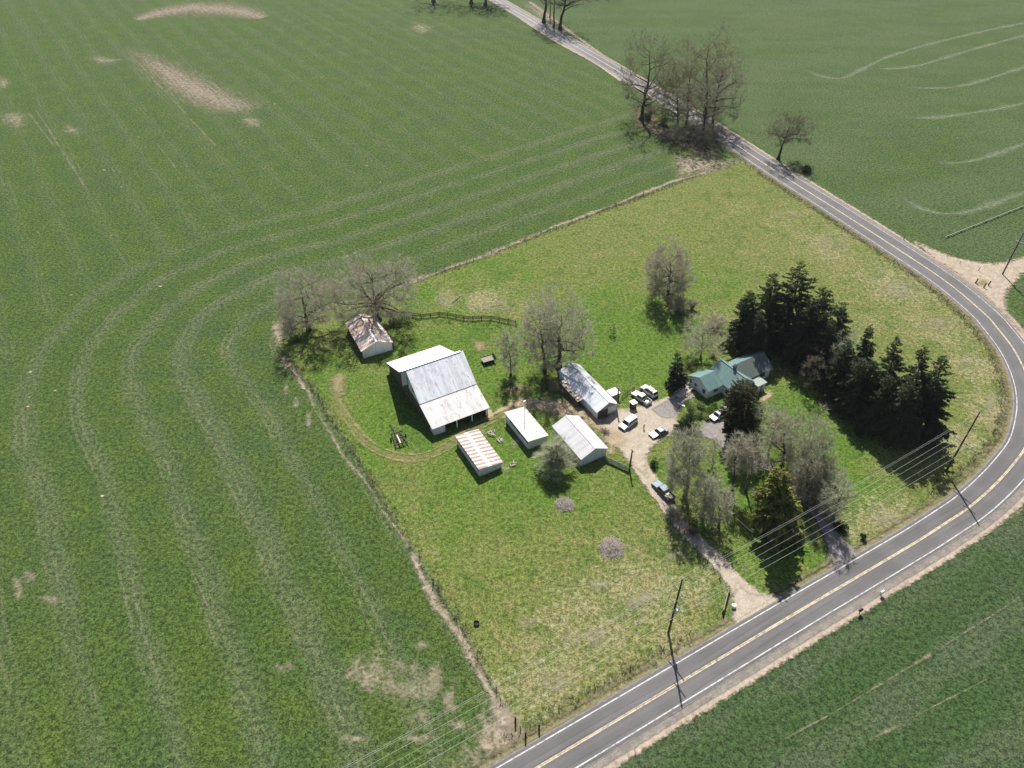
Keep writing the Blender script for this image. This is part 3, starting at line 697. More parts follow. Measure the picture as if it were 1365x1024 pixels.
def bare_tree(name, label, base, top, hw, low=0.35, seed=1, twig='twig_grey', bark='bark_dark', dens=1.0, tr=None, limbs=7, group=None, cat='tree', droop=0.0, stems=1, tw=0.034, offx=0.0, nb=None):
    tw = tw*1.65; rng = np.random.default_rng(seed)
    H, lean = tree_height(base, top); g = G(base)
    rx = hw*1.13/ppm(base)
    low = low*(0.55 if low < 0.4 else 0.9); zb = H*low; cz = (zb+H)/2; rz = (H-zb)/2
    C0 = np.array([lean*0.7+offx, 0, cz])
    def shell(n, lo, hi_):
        d = norm(rng.normal(size=(n, 3))); d = np.sign(d)*np.abs(d)**0.78; r = rng.uniform(lo**3, hi_**3, size=(n, 1))**(1/3)
        lump = 1+0.16*np.sin(d[:, :1]*4.1+seed)+0.13*np.sin(d[:, 1:2]*5.3+seed*2)+0.1*np.sin(d[:, 2:3]*6+seed)
        return C0+d*r*lump*np.array([rx, rx, rz])
    tr = tr or 0.028*H
    parts = []
    # trunks
    h0 = max(zb*0.9, H*0.18); S = []; SR = []
    for k in range(stems):
        off = np.array([0, 0, 0]) if stems == 1 else np.append(rng.normal(size=2)*0.25*rx*0.5, 0)
        tip = np.array([lean*0.6+offx*0.6, 0, H*0.80])+off*2.2+np.append(rng.normal(size=2)*0.03*H, 0)
        P = bez(off[None]*0.6, tip[None], off[None]*0.6+np.array([[0, 0, H*.3]]), tip[None]-np.array([[rng.normal()*.03*H, rng.normal()*.03*H, H*.25]]), 12)
        P[0, 1:-1] += rng.normal(size=(10, 3))*0.005*H
        r_ = tr*(1-np.linspace(0, 1, 12)**0.8*0.92)*(0.75 if stems > 1 else 1); r_[0] *= 1.5
        r_ = r_*1.15; parts.append(tubes(P, r_[None], 8)); S.append(P[0]); SR.append(r_)
    pts = np.concatenate(S); rad = np.concatenate(SR); ok = pts[:, 2] > h0*0.8; pts, rad = pts[ok], rad[ok]
    def grow(src, srad, tgt, M_, bend, rsc, k, up):
        # nearest source point, preferring ones lower and further in
        D = np.linalg.norm(tgt[:, None]-src[None], axis=2)+np.maximum(0, src[None, :, 2]-tgt[:, None, 2]+0.1*H)*0.9
        j = D.argmin(1); p0 = src[j]; L = np.linalg.norm(tgt-p0, axis=1, keepdims=True)
        out = norm((tgt-p0)*np.array([1, 1, 0.3])+1e-6)
        c0 = p0+norm(out*(1-up)+np.array([0, 0, up]))*L*0.35+rng.normal(size=p0.shape)*L*bend
        c1 = tgt-norm(tgt-p0)*L*0.3+np.array([0, 0, -0.12])*L*droop*3+rng.normal(size=p0.shape)*L*bend
        P = bez(p0, tgt, c0, c1, M_)
        r0 = np.minimum(srad[j]*0.75, rsc*(L[:, 0]/(0.3*H))**0.7); R_ = r0[:, None]*(1-np.linspace(0, 1, M_)[None]*0.75)
        parts.append(tubes(P, R_, k))
        return P[:, 1:].reshape(-1, 3), R_[:, 1:].reshape(-1)
    tl = shell(limbs, 0.55, 0.85); tl[:, 2] = np.maximum(tl[:, 2], h0*1.05)
    a, b = grow(pts, rad, tl, 8, 0.10, tr*0.6, 6, 0.45)
    pts = np.concatenate([pts, a]); rad = np.concatenate([rad, b])
    tb = shell(int((nb or 55)), 0.45, 0.97)
    a, b = grow(pts, rad, tb, 6, 0.10, tr*0.34, 4, 0.35)
    pts = np.concatenate([pts, a]); rad = np.concatenate([rad, b])
    t3 = shell(int(620*dens), 0.35, 1.0)
    tv, tf = merge(parts)
    a, b = grow(pts, rad, t3, 4, 0.10, 0.065, 3, 0.25)
    bl = parts[-1]
    # twigs
    n4 = int(7600*dens); wt = np.repeat(rng.uniform(0.05, 1, len(t3))**2.2, 3); src = a[rng.choice(len(a), n4, p=wt/wt.sum())]
    d = norm(norm(src-C0+np.array([0, 0, 0.2*H]))*0.9+rng.normal(size=(n4, 3))*0.75+np.array([0, 0, -droop]))
    L = rng.uniform(0.45, 1.25, size=(n4, 1))*min(1.0, H/14)*1.15
    p1 = src+d*L*0.5+rng.normal(size=(n4, 3))*0.06; p2 = src+d*L+rng.normal(size=(n4, 3))*0.10-np.array([0, 0, droop*0.5])*L
    w = rng.uniform(0.6, 1.3, size=(n4, 1))*tw
    cv, cf = ribbons(np.stack([src, p1, p2], 1), np.concatenate([w, w*0.8, w*0.35], 1), rng)
    cv, cf = merge([bl, (cv, cf)])
    t = thing(name, label, cat, g, 0, group)
    link('trunk', np_mesh('trunk', tv, tf, True), t, [M[bark]])
    link('crown', np_mesh('crown', cv, cf), t, [M[twig]])
    return t
def leaves(P, D, L, W_, rng):
    """pointed leaf sprays: centre line from P along D"""
    n = len(P); s = norm(np.cross(D, norm(rng.normal(size=(n, 3)))+np.array([0, 0, 0.8])))
    mid = P+D*L*0.45
    V = np.stack([P, mid+s*W_/2, P+D*L, mid-s*W_/2], 1).reshape(-1, 3)
    return V, np.arange(n*4).reshape(n, 4)
def conifer(name, label, base, top, hw, seed, needles='fir_needles', low=0.06, power=0.85, droop=0.35, dens=1.0, spray=(0.75, 1.5), group=None, round_=0.0, bark='bark_dark', whorls=34, ragged=0.28):
    rng = np.random.default_rng(seed); H, lean = tree_height(base, top); g = G(base); Rr = hw/ppm(base)
    n = int(whorls*7); z = H*(low+(0.985-low)*np.sort(rng.uniform(0, 1, n))**0.95)
    t = (z/H-low)/(1-low)
    prof = (1-t)**power if not round_ else np.sqrt(np.clip(1-(np.abs(t-0.38)/0.64)**2.2, 0, 1))
    az = rng.uniform(0, 2*np.pi, n)
    side = 1+0.12*np.sin(az*2+seed)+0.10*np.sin(az*3+z*0.7)
    L = Rr*prof*side*rng.uniform(1-ragged*1.6, 1+ragged*0.6, n)+0.06+0.2*(1-t)
    tx = lean*(z/H)
    p0 = np.stack([tx, np.zeros(n), z], 1); dirn = np.stack([np.cos(az), np.sin(az), np.zeros(n)], 1)
    up = 0.30*t-droop*(1-t)
    p1 = p0+dirn*L[:, None]+np.stack([np.zeros(n), np.zeros(n), up*L], 1)
    c0 = p0+dirn*(L*0.35)[:, None]+np.array([0, 0, 0.10])*L[:, None]; c1 = p0+dirn*(L*0.7)[:, None]+np.stack([0*L, 0*L, up*L*0.4], 1)
    P = bez(p0, p1, c0, c1, 7); R_ = (0.02+0.012*L)[:, None]*np.linspace(1, 0.2, 7)[None]
    parts = [tubes(P, R_, 3)]
    zz = np.linspace(0, H*0.99, 10); tp = np.stack([lean*zz/H, 0*zz, zz], 1)[None]
    tr = 0.017*H*(1-zz/H*0.95); tr[0] *= 1.4
    parts.append(tubes(tp, tr[None], 8))
    # sprays hung along the branches
    per = np.maximum(3, (L*9*dens)).astype(int); bi = np.repeat(np.arange(n), per); N = len(bi)
    s = rng.uniform(0.12, 1.0, N)**0.75; fi = s*6; i0 = np.minimum(fi.astype(int), 5); fr = (fi-i0)[:, None]
    q = P[bi, i0]*(1-fr)+P[bi, i0+1]*fr+rng.normal(size=(N, 3))*0.08
    fw = norm(P[bi, np.minimum(i0+1, 6)]-P[bi, i0]); sd = np.cross(fw, [0, 0, 1.]); sg = rng.choice([-1, 1], N)[:, None]
    D = norm(fw*rng.uniform(0.5, 1.1, (N, 1))+sd*sg*rng.uniform(0.1, 1.0, (N, 1))+np.array([0, 0, 1.])*(rng.uniform(-0.55, 0.20, (N, 1))-droop*0.4))
    ll = rng.uniform(*spray, (N, 1))*(0.30+0.70*(1-t[bi])[:, None]**0.8)*min(1.0, H/13)
    cv, cf = leaves(q, D, ll, ll*rng.uniform(0.32, 0.6, (N, 1)), rng)
    # leader
    o = thing(name, label, 'tree', g, 0, group)
    tv, tf = merge(parts); link('trunk', np_mesh('trunk', tv, tf, True), o, [M[bark]])
    link('crown', np_mesh('crown', cv, cf), o, [M[needles]])
    return o
def shrub(name, label, base, hw, h, seed, leaf='shrub_leaf', n=2600, size=0.28, group=None, cat='shrub', stem='bark_dark', squash=1.0):
    rng = np.random.default_rng(seed); g = G(base); r = hw/ppm(base)
    k = 16; cc = norm(rng.normal(size=(k, 3)))*rng.uniform(0.3, 0.75, (k, 1))*np.array([r, r*squash, h*0.5])+np.array([0, 0, h*0.5])
    rr = rng.uniform(0.28, 0.5, k)*min(r, h)
    i = rng.integers(0, k, n); d = norm(rng.normal(size=(n, 3)))
    P = cc[i]+d*(rr[i]*rng.uniform(0.55, 1.08, n))[:, None]; P[:, 2] = np.maximum(P[:, 2], 0.05)
    D = norm(d+rng.normal(size=(n, 3))*0.8); L = rng.uniform(0.6, 1.4, (n, 1))*size
    cv, cf = leaves(P, D, L, L*0.6, rng)
    p0 = np.zeros((k, 3)); p0[:, :2] = rng.normal(size=(k, 2))*0.08*r
    Ps = bez(p0, cc, p0+np.array([0, 0, h*0.2]), cc-np.array([0, 0, h*0.1]), 4)
    sv, sf = tubes(Ps, np.linspace(0.06, 0.02, 4)[None].repeat(k, 0), 4)
    o = thing(name, label, cat, g, 0, group)
    link('stem', np_mesh('stem', sv, sf), o, [M[stem]]); link('crown', np_mesh('crown', cv, cf), o, [M[leaf]])
    return o
def bramble(name, label, base, hw, h, seed, twig='twig_grey', n=2600, group=None, cat='shrub', radiate=0.8, tw=0.04, leaf=None, squash=1.0, arch=0.4):
    """leafless shrub: many stems fan out of the base and fork"""
    rng = np.random.default_rng(seed); g = G(base); r = hw/ppm(base)
    k = 90 if h > 6 else 46; a = rng.uniform(0, 2*np.pi, k); q = np.sqrt(rng.uniform(0, 1, k))
    tip = np.stack([np.cos(a)*r*q*0.9, np.sin(a)*r*q*0.9*squash, h*(1-(0.82 if h > 6 else 0.45)*q**2)*rng.uniform(0.6, 1.0, k)], 1)
    p0 = np.stack([np.cos(a)*r*q*0.2, np.sin(a)*r*q*0.2*squash, 0*a], 1)
    P = bez(p0, tip, p0+np.array([0, 0, 0.45*h]), tip-np.stack([np.cos(a)*r*.2, np.sin(a)*r*.2, -arch*0.3*h*q], 1), 6)
    sv, sf = tubes(P, np.linspace(0.05, 0.015, 6)[None].repeat(k, 0)*max(0.6, h/4), 4)
    i = rng.integers(0, k, n); t = rng.integers(1, 6, n); src = P[i, t]
    d = norm((src-np.array([0, 0, -0.2*h]))*np.array([1, 1, 0.9])/np.array([r, r, h])*radiate+rng.normal(size=(n, 3))*0.5)
    L = rng.uniform(0.15, 0.42, (n, 1))*min(r, h)
    w = rng.uniform(0.6, 1.3, (n, 1))*tw
    p2 = src+d*L; p2[:, 2] = np.maximum(p2[:, 2], 0.03); p1 = (src+p2)/2+rng.normal(size=(n, 3))*0.05
    cv, cf = ribbons(np.stack([src, p1, p2], 1), np.concatenate([w, w*0.8, w*0.35], 1), rng)
    o = thing(name, label, cat, g, 0, group)
    link('stem', np_mesh('stem', sv, sf), o, [M['bark_grey']]); link('crown', np_mesh('crown', cv, cf), o, [M[twig]])
    return o

GT = 'bare trees along the far road'
# beside the road, top of the picture
bare_tree('bare_tree', 'bare tree cut by the top edge, farthest left of the road', (578,3), (585,-75), 32, .35, 11, 'twig_brown', group=GT)
bare_tree('bare_tree', 'bare tree at the top edge between the farthest one and the roadside one', (628,5), (637,-65), 30, .35, 12, 'twig_brown', group=GT)
bare_tree('bare_tree', 'bare tree at the top edge, touching the left side of the road', (647,8), (660,-60), 26, .35, 13, 'twig_brown', group=GT)
bare_tree('bare_tree', 'bare trunk nearest the road in the clump at the top edge beside the pale lay-by', (725,31), (728,-50), 22, .45, 14, 'twig_brown', group=GT)
bare_tree('bare_tree', 'slender bare trunk behind the others in the top edge clump right of the road', (733,24), (740,-55), 20, .5, 15, 'twig_brown', group=GT, tr=.3)
bare_tree('bare_tree', 'thick bare trunk standing lowest in the top edge clump right of the road', (738,37), (744,-48), 22, .45, 16, 'twig_brown', group=GT, tr=.5)
bare_tree('bare_tree', 'bare tree leaning right on the field side of the top edge clump', (747,40), (760,-42), 24, .4, 17, 'twig_brown', group=GT)
bare_tree('bare_tree', 'bare tree above the top edge whose shadow falls on the field right of the road', (790,-10), (800,-80), 30, .3, 18, 'twig_brown', group=GT)
# big clump either side of the far road
GB = 'tall bare oaks where the field meets the far road'
bare_tree('bare_oak', 'tall bare oak standing alone at the left of the roadside clump', (855,160), (868,48), 37, .2, 21, 'twig_brown', dens=1.5, limbs=14, group=GB, tr=.8, tw=.038)
bare_tree('bare_oak', 'slim bare oak second from the left in the roadside clump', (902,168), (902,82), 24, .2, 22, 'twig_bud', dens=1.0, group=GB, tr=.5, tw=.038)
bare_tree('bare_oak', 'bare oak with yellowish buds in the middle of the roadside clump', (914,171), (920,72), 30, .15, 23, 'twig_bud', dens=1.4, group=GB, tr=.65, tw=.038)
bare_tree('bare_oak', 'bare oak standing lowest in the picture in the roadside clump, nearest the fence corner', (935,190), (938,100), 29, .05, 24, 'twig_grey', dens=1.4, group=GB, tr=.65, tw=.038)
bare_tree('bare_oak', 'tallest bare oak of the roadside clump, its yellowish crown reaching highest', (940,157), (938,38), 39, .15, 25, 'twig_bud', dens=2.0, limbs=14, group=GB, tr=.95, tw=.038)
bare_tree('bare_oak', 'bare oak with long limbs reaching right at the right side of the roadside clump', (948,172), (968,62), 33, .2, 26, 'twig_grey', limbs=11, group=GB, tr=.7, dens=1.1, tw=.045, offx=2.5)
bramble('undergrowth', 'brown leafless thicket under the roadside oaks beside the far road', (945,186), 30, 5, 31, 'twig_brown', 3600)
bramble('undergrowth', 'brown leafless thicket between the lone oak and the roadside clump', (868,150), 22, 3.5, 32, 'twig_brown', 2600)
bramble('undergrowth', 'pale brown thicket along the ditch under the roadside oaks', (905,185), 24, 3, 33, 'twig_grey', 2600)
bramble('undergrowth', 'dark brush in the middle of the roadside oak clump', (922,180), 24, 5, 39, 'twig_brown', 3200)
bramble('undergrowth', 'dark brush nearest the bare soil corner below the roadside oaks', (938,198), 20, 3, 40, 'twig_brown', 2400)
shrub('bush', 'bright yellow green bush among the bare roadside oaks', (884,166), 9, 4.0, 34, 'yellow_leaf', 1500, .4)
shrub('bush', 'green bush at the foot of the lone roadside oak', (863,160), 7, 2.6, 35, 'dark_leaf', 900, .4)
bare_tree('bare_tree', 'lone bare tree leaning right beside the far road with its shadow across the lane', (1037,213), (1064,149), 24, .42, 36, 'twig_brown', dens=1.0, limbs=7, droop=.35, tr=.55)
shrub('bush', 'dark green bush at the field edge beside the lone leaning tree', (1073,229), 11, 2.6, 37, 'dark_leaf', 1600, .35)
bramble('undergrowth', 'low grey brush on the bank between the lone leaning tree and the road', (1058,228), 13, 1.6, 38, 'twig_brown', 1200)
# by the small shed in the north west corner
GF = 'bare round oaks by the field corner shed'
bare_tree('bare_oak', 'bare grey oak with a round crown, left of the rust striped shed', (412,441), (402,365), 37, .2, 41, 'twig_pale', dens=1.9, limbs=11, group=GF)
bare_tree('bare_oak', 'broad bare oak with dark crooked limbs rising behind the rusty shed', (504,427), (493,349), 47, .25, 42, 'twig_pale', dens=2.4, limbs=15, group=GF, tr=.75)
shrub('undergrowth', 'green undergrowth beneath the round oak left of the rusty shed', (396,452), 22, 1.5, 43, 'lime_leaf', 1800, .35, squash=.7)
bramble('undergrowth', 'grey brambles at the foot of the round oak beside the bare soil patch', (385,436), 17, 3.2, 44, 'twig_grey', 2200)
shrub('undergrowth', 'leafy undergrowth under the broad oak behind the rusty shed', (480,425), 18, 1.6, 45, 'lime_leaf', 1500, .35, squash=.7)
shrub('undergrowth', 'dark green undergrowth between the broad oak and the board fence', (527,432), 12, 1.6, 46, 'shrub_leaf', 1200, .35, squash=.8)
bramble('bramble', 'pale brambles growing at the right wall of the rusty shed', (523,462), 7, 2.6, 47, 'twig_pale', 900)
# middle of the yard
bare_tree('bare_tree', 'slender bare tree standing between the big barn and the pair of tall trees', (681,500), (678,434), 14, .28, 51, 'twig_pale', dens=.45, limbs=8, tr=.2)
bare_tree('bare_tree', 'left of the two tall bare trees behind the long garage', (726,496), (719,399), 28, .26, 52, 'twig_pale', dens=1.0, limbs=9, tr=.4)
bare_tree('bare_tree', 'right of the two tall bare trees, thick trunk at the corner of the long garage', (745,490), (745,396), 37, .22, 53, 'twig_pale', dens=1.5, limbs=12, tr=.6, offx=.8)
shrub('undergrowth', 'dark green brambles under the two tall trees beside the long garage', (729,513), 18, 1.3, 54, 'shrub_leaf', 1700, .3, squash=.8)
shrub('undergrowth', 'green brambles at the foot of the slender tree beside the barn', (678,512), 11, 1.0, 55, 'shrub_leaf', 900, .3, squash=.8)
bramble('bramble', 'grey brambles at the back corner of the long garage', (742,520), 13, 2.2, 56, 'twig_grey', 1500)
bramble('willow_bush', 'round pale green willow bush between the white sheds', (739,624), 28, 9.0, 57, 'twig_green', 13000, cat='shrub', radiate=1.5, tw=.055)
bare_tree('bare_tree', 'egg shaped bare tree standing alone in the pasture above the house', (889,400), (894,331), 31, .05, 58, 'twig_pink', dens=2.2, limbs=24, nb=130, tr=.5)
bramble('bramble', 'grey tangle of brambles at the foot of the egg shaped tree', (903,415), 19, 3.8, 59, 'twig_pale', 2800)
bramble('bramble', 'brownish bare shrub to the right of the grey bramble tangle', (922,412), 10, 3.4, 60, 'twig_pink', 1300)
bare_tree('bare_tree', 'small pale bare tree behind the west end of the house', (934,478), (941,426), 22, .35, 61, 'twig_pale', dens=.6, tr=.22, bark='bark_grey')
bramble('bare_shrub', 'pinkish budding shrub beyond the pale tree behind the house', (953,436), 17, 3.2, 62, 'twig_pink', 2600)
shrub('evergreen_shrub', 'dark evergreen shrub between the house and the tall fir row', (976,452), 14, 3.6, 63, 'dark_leaf', 2600, .32)
bare_tree('sapling', 'tiny dead sapling standing in the open pasture above the parked cars', (817,447), (817,434), 5, .2, 64, 'twig_brown', dens=.08, limbs=5, nb=12, tr=.06)
# firs
GFIR = 'dark firs sheltering the house'
FIRS = [((990,463),(1001,388),17,'dark fir at the left end of the row, nearest the house ridge'),
        ((1016,455),(1032,364),19,'dark fir with a thin pointed top, second from the left of the row'),
        ((1047,455),(1069,349),25,'tallest and broadest dark fir of the row, its top highest in the picture'),
        ((1080,478),(1099,381),20,'dark fir right of the tallest one, its top a little lower'),
        ((1104,492),(1126,402),17,'dark fir above the gap where pale bare trees stand'),
        ((1142,515),(1162,432),10,'slim dark fir standing alone right of the pale bare trees'),
        ((1173,548),(1197,449),17,'dark fir with a ragged spire, fourth from the right end of the row'),
        ((1206,566),(1233,461),18,'dark fir with a blunt curved top, third from the right end of the row'),
        ((1232,577),(1258,473),19,'dark fir at the right end of the row nearest the power pole'),
        ((1196,585),(1216,505),17,'lower dark fir in front of the right end of the row'),
        ((1150,552),(1166,480),15,'lower dark fir below the slim one, by the sunny grass'),
        ((1066,480),(1084,402),18,'shorter dark fir tucked in front of the tallest one'),
        ((1003,478),(1014,415),14,'shorter dark fir beside the house gable'),
        ((1116,528),(1132,455),14,'lower dark fir behind the pale bare tree in the gap'),
        ((1134,548),(1150,478),15,'lower dark fir right of the pale bare tree in the gap'),
        ((1093,500),(1108,430),15,'lower dark fir left of the pale bare tree in the gap'),
        ((1170,572),(1186,500),15,'lower dark fir below the ragged spire fir')]
for i, (b_, t_, w_, l_) in enumerate(FIRS):
    conifer('fir_tree', l_, b_, t_, w_*1.62, 100+i, ('fir_needles', 'fir_light', 'fir_needles', 'fir_needles', 'fir_light')[i % 5], .02, .62 if i < 5 or i > 10 else .68, .30, 1.9, (0.55, 1.25), GFIR, whorls=36, ragged=.36)
bare_tree('bare_tree', 'pale bare tree in the gap of the fir row', (1113,520), (1134,440), 15, .3, 71, 'twig_lichen', 'bark_pale', dens=.32, limbs=9, tr=.25)
bare_tree('bare_tree', 'small pale bare tree against the dark firs, lower left of the gap', (1086,520), (1086,470), 12, .3, 72, 'twig_brown', 'bark_dark', dens=.14, tr=.2)
bare_tree('bare_tree', 'thin grey bare tree between the gap and the ragged spire fir', (1140,545), (1152,478), 11, .3, 73, 'twig_lichen', 'bark_grey', dens=.2, tr=.22)
shrub('shrub', 'green shrub at the sunny edge of the fir shadow', (1143,580), 9, 2.6, 74, 'dark_leaf', 1100, .3)
conifer('spruce_tree', 'small neat spruce beside the wooden walkway of the house', (903,516), (903,467), 13.5, 120, 'spruce_needles', .03, .75, .15, 1.5, (.5, .9), whorls=30, ragged=.12)
conifer('pine_tree', 'small dark pine beside the silver sedan', (915,577), (921,546), 16, 121, 'fir_needles', .05, .7, .1, 1.8, (.6, 1.1), whorls=22, ragged=.25)
conifer('yew_tree', 'large round topped evergreen covering the front corner of the house', (987,588), (992,509), 21.5, 122, 'yew_needles', .03, .8, .05, 2.2, (.55, 1.05), round_=1, whorls=46, ragged=.16)
conifer('cedar_tree', 'yellow green drooping cedar between the driveways with a long dark shadow', (1037,710), (1040,624), 32, 123, 'cedar_needles', .05, .55, .42, 1.5, (.8, 1.7), whorls=38, ragged=.30)
# trees of the front garden
bare_tree('lichen_tree', 'dense grey lichen covered tree beside the dark pickup', (913,662), (917,571), 17, .28, 81, 'twig_lichen', 'bark_grey', dens=1.1, limbs=16, nb=90, tr=.35, tw=.038)
bare_tree('bare_tree', 'thin small bare tree on the lawn between the two driveways, nearest the parking pad', (949,624), (950,586), 13, .25, 82, 'twig_lichen', 'bark_pale', dens=.25, limbs=6, nb=25, tr=.14)
bare_tree('bare_tree', 'left of the two grey topped trees with long bare trunks on the lawn', (976,652), (984,585), 15, .50, 83, 'twig_pale', 'bark_dark', dens=.4, tr=.28)
bare_tree('bare_tree', 'right of the two grey topped trees with long bare trunks on the lawn', (994,655), (1008,589), 15.5, .48, 84, 'twig_pale', 'bark_grey', dens=.36, tr=.28)
GO = 'bare trees behind the cedar'
bare_tree('bare_tree', 'tall pale bare tree right of the round evergreen', (1023,606), (1031,540), 21, .2, 85, 'twig_lichen', 'bark_pale', dens=.5, limbs=11, tr=.25, group=GO)
bare_tree('bare_tree', 'bare tree with green grass showing at its foot, above the cedar', (1042,624), (1052,555), 21, .25, 86, 'twig_pale', 'bark_dark', dens=.5, limbs=10, tr=.3, group=GO)
bare_tree('bare_tree', 'pale bare tree at the edge of the sunny grass strip', (1070,622), (1082,550), 23, .18, 87, 'twig_lichen', 'bark_pale', dens=.6, limbs=11, tr=.28, group=GO)
bare_tree('bare_tree', 'bare tree right of the cedar top, with a dense greyish crown', (1083,652), (1091,580), 22, .2, 88, 'twig_grey', 'bark_dark', dens=.7, limbs=12, tr=.32, group=GO)
bare_tree('bare_tree', 'bare tree directly right of the cedar, standing over the paved driveway', (1075,670), (1074,612), 18, .22, 89, 'twig_grey', 'bark_dark', dens=.65, limbs=10, tr=.3, group=GO)
bare_tree('bare_tree', 'bare tree nearest the road by the mouth of the paved driveway', (1110,692), (1119,634), 19, .24, 90, 'twig_lichen', 'bark_grey', dens=.5, limbs=9, tr=.26, group=GO)
bare_tree('bare_tree', 'greyish bare tree behind the driveway mouth tree', (1096,668), (1104,614), 16, .25, 95, 'twig_grey', 'bark_grey', dens=.6, tr=.24, group=GO)
GD = 'lichen trees along the gravel drive'
bare_tree('lichen_tree', 'pale lichen tree by the gravel drive, just below the dense grey one', (935,690), (941,634), 14, .2, 91, 'twig_lichen', 'bark_grey', dens=.4, tr=.22, group=GD)
bare_tree('lichen_tree', 'pinkish grey bare tree lowest along the gravel drive, its shadow on the lawn', (958,702), (962,650), 16, .28, 92, 'twig_pale', 'bark_grey', dens=.45, tr=.22, group=GD)
bare_tree('lichen_tree', 'small lichen tree between the other two along the gravel drive', (944,678), (950,630), 12, .25, 93, 'twig_lichen', 'bark_grey', dens=.3, tr=.18, group=GD)
bramble('brush', 'grey heap of cut brush beside the gravel drive behind the dark pickup', (900,690), 16, 1.8, 94, 'twig_pale', 2600, tw=.05)
bramble('brush', 'brown brush along the gravel drive under the lichen trees', (922,712), 11, 1.6, 96, 'twig_brown', 1500)
shrub('round_shrub', 'dark brown clipped shrub beside the gravel drive', (871,621), 7, 1.9, 97, 'dark_leaf', 1000, .2)
bramble('bare_shrub', 'thin pale shrub left of the cedar', (1012,665), 14, 2.4, 98, 'twig_lichen', 1400)
shrub('shrub', 'small dark shrub by the road at the mouth of the paved driveway', (1149,719), 4.5, 1.7, 99, 'dark_leaf', 700, .2)
shrub('shrub', 'green shrub under the trees beside the paved driveway', (1120,705), 13, 1.5, 130, 'dark_leaf', 1300, .28)
shrub('shrub', 'green shrub below the bare trees above the cedar', (1050,608), 11, 1.8, 131, 'lime_leaf', 1200, .3)
bramble('bramble', 'brown bramble strip beneath the trees right of the cedar', (1092,650), 16, 2.0, 132, 'twig_brown', 1800)
# garden bed in front of the house
for i, (b_, w_, h_, lf, l_) in enumerate([((921,545),8,1.1,'shrub_leaf','pale green shrub at the parking side of the garden bed'),((934,543),8,1.4,'shrub_leaf','leafy green shrub in the middle of the garden bed'),
        ((946,548),8,1.2,'lime_leaf','bright green shrub at the driveway end of the garden bed'),((931,556),8,1.3,'shrub_leaf','green shrub at the front of the garden bed, beside the small pine'),
        ((943,559),7,1.0,'shrub_leaf','low green shrub at the front corner of the garden bed by the white car'),((915,538),5,.8,'shrub_leaf','low shrub beside the white plank in the garden bed'),
        ((952,542),6,1.0,'lime_leaf','bright green shrub below the front window of the house')]):
    shrub('garden_shrub', l_, b_, w_, h_, 140+i, lf, 900, .22, 'shrubs in the garden bed')
shrub('garden_shrub', 'light green shrub behind the house below the dark evergreen', (977,468), 9, 1.4, 150, 'lime_leaf', 1100, .25)
shrub('garden_shrub', 'yellowish shrub behind the house beside the east wing roof', (986,471), 6, 1.3, 151, 'yellow_leaf', 800, .22)
shrub('garden_shrub', 'low green shrub behind the west wing of the house', (927,484), 7, 1.0, 152, 'shrub_leaf', 700, .22)
bramble('garden_shrub', 'brown bare shrub between the spruce and the house', (918,490), 7, 1.6, 153, 'twig_brown', 800)
bramble('garden_shrub', 'reddish bare shrub right of the pale tree behind the house', (950,476), 7, 1.5, 154, 'twig_pink', 800)
shrub('garden_shrub', 'small dark shrub behind the house between the pale tree and the evergreen', (960,465), 4, 2.0, 155, 'dark_leaf', 700, .2)
bramble('weed_clump', 'dry weeds around the gable wall of the white gabled shed', (800,590), 10, 1.2, 156, 'twig_green', 1300)
bramble('weed_clump', 'straw coloured weeds beside the gravel yard in front of the garage', (806,577), 8, 1.0, 157, 'straw', 1000)

# ------------------------------------------------------------------ buildings
def rotated(mb):              # mesh re-expressed in a frame turned by 90 degrees, so roof ribs run up the slope
    mb.v = [(y, -x, z) for x, y, z in mb.v]; return mb
def build_a(mb, name, mat, parent):   # part whose ridge runs along the local x axis
    o = rotated(mb).build(name, mat, parent); o.rotation_euler = (0, 0, math.pi/2); return o
def wall_b(root, a, b0, b1, prof, mat, name='wall', t=0.16):
    """wall standing across x at a; prof = outline in (b,z)"""
    return MB().prism(prof, a-t/2, a+t/2, 'x').build(name, mat, root)
def wall_a(root, b, prof, mat, name='wall', t=0.16):
    return MB().prism(prof, b-t/2, b+t/2, 'y').build(name, mat, root)
def window(root, c, w, h, axis, out, frame='white_trim'):
    """frame with pane and glazing bars set on a wall; axis 'a' lies along x, out = sign of outward normal"""
    f = MB(); t = 0.07
    def put(mb, du, dz, su, sz, depth, off):
        if axis == 'a': mb.box((c[0]+du, c[1]+out*off, c[2]+dz), (su, depth, sz))
        else: mb.box((c[0]+out*off, c[1]+du, c[2]+dz), (depth, su, sz))
    for s in (-1, 1):
        put(f, s*(w/2), 0, t, h+t, .10, .03); put(f, 0, s*(h/2), w-t, t, .10, .03)
    put(f, 0, 0, w-t, .04, .06, .025)
    o = f.build('window', M[frame], root)
    p = MB(); put(p, 0, 0, w-t, h-t, .03, .008); p.build('pane', M['glass_dark'], o)
    return o
def ground_obj(name, label, cat, xy, rot): return thing(name, label, cat, (xy[0], xy[1], 0), R(rot))

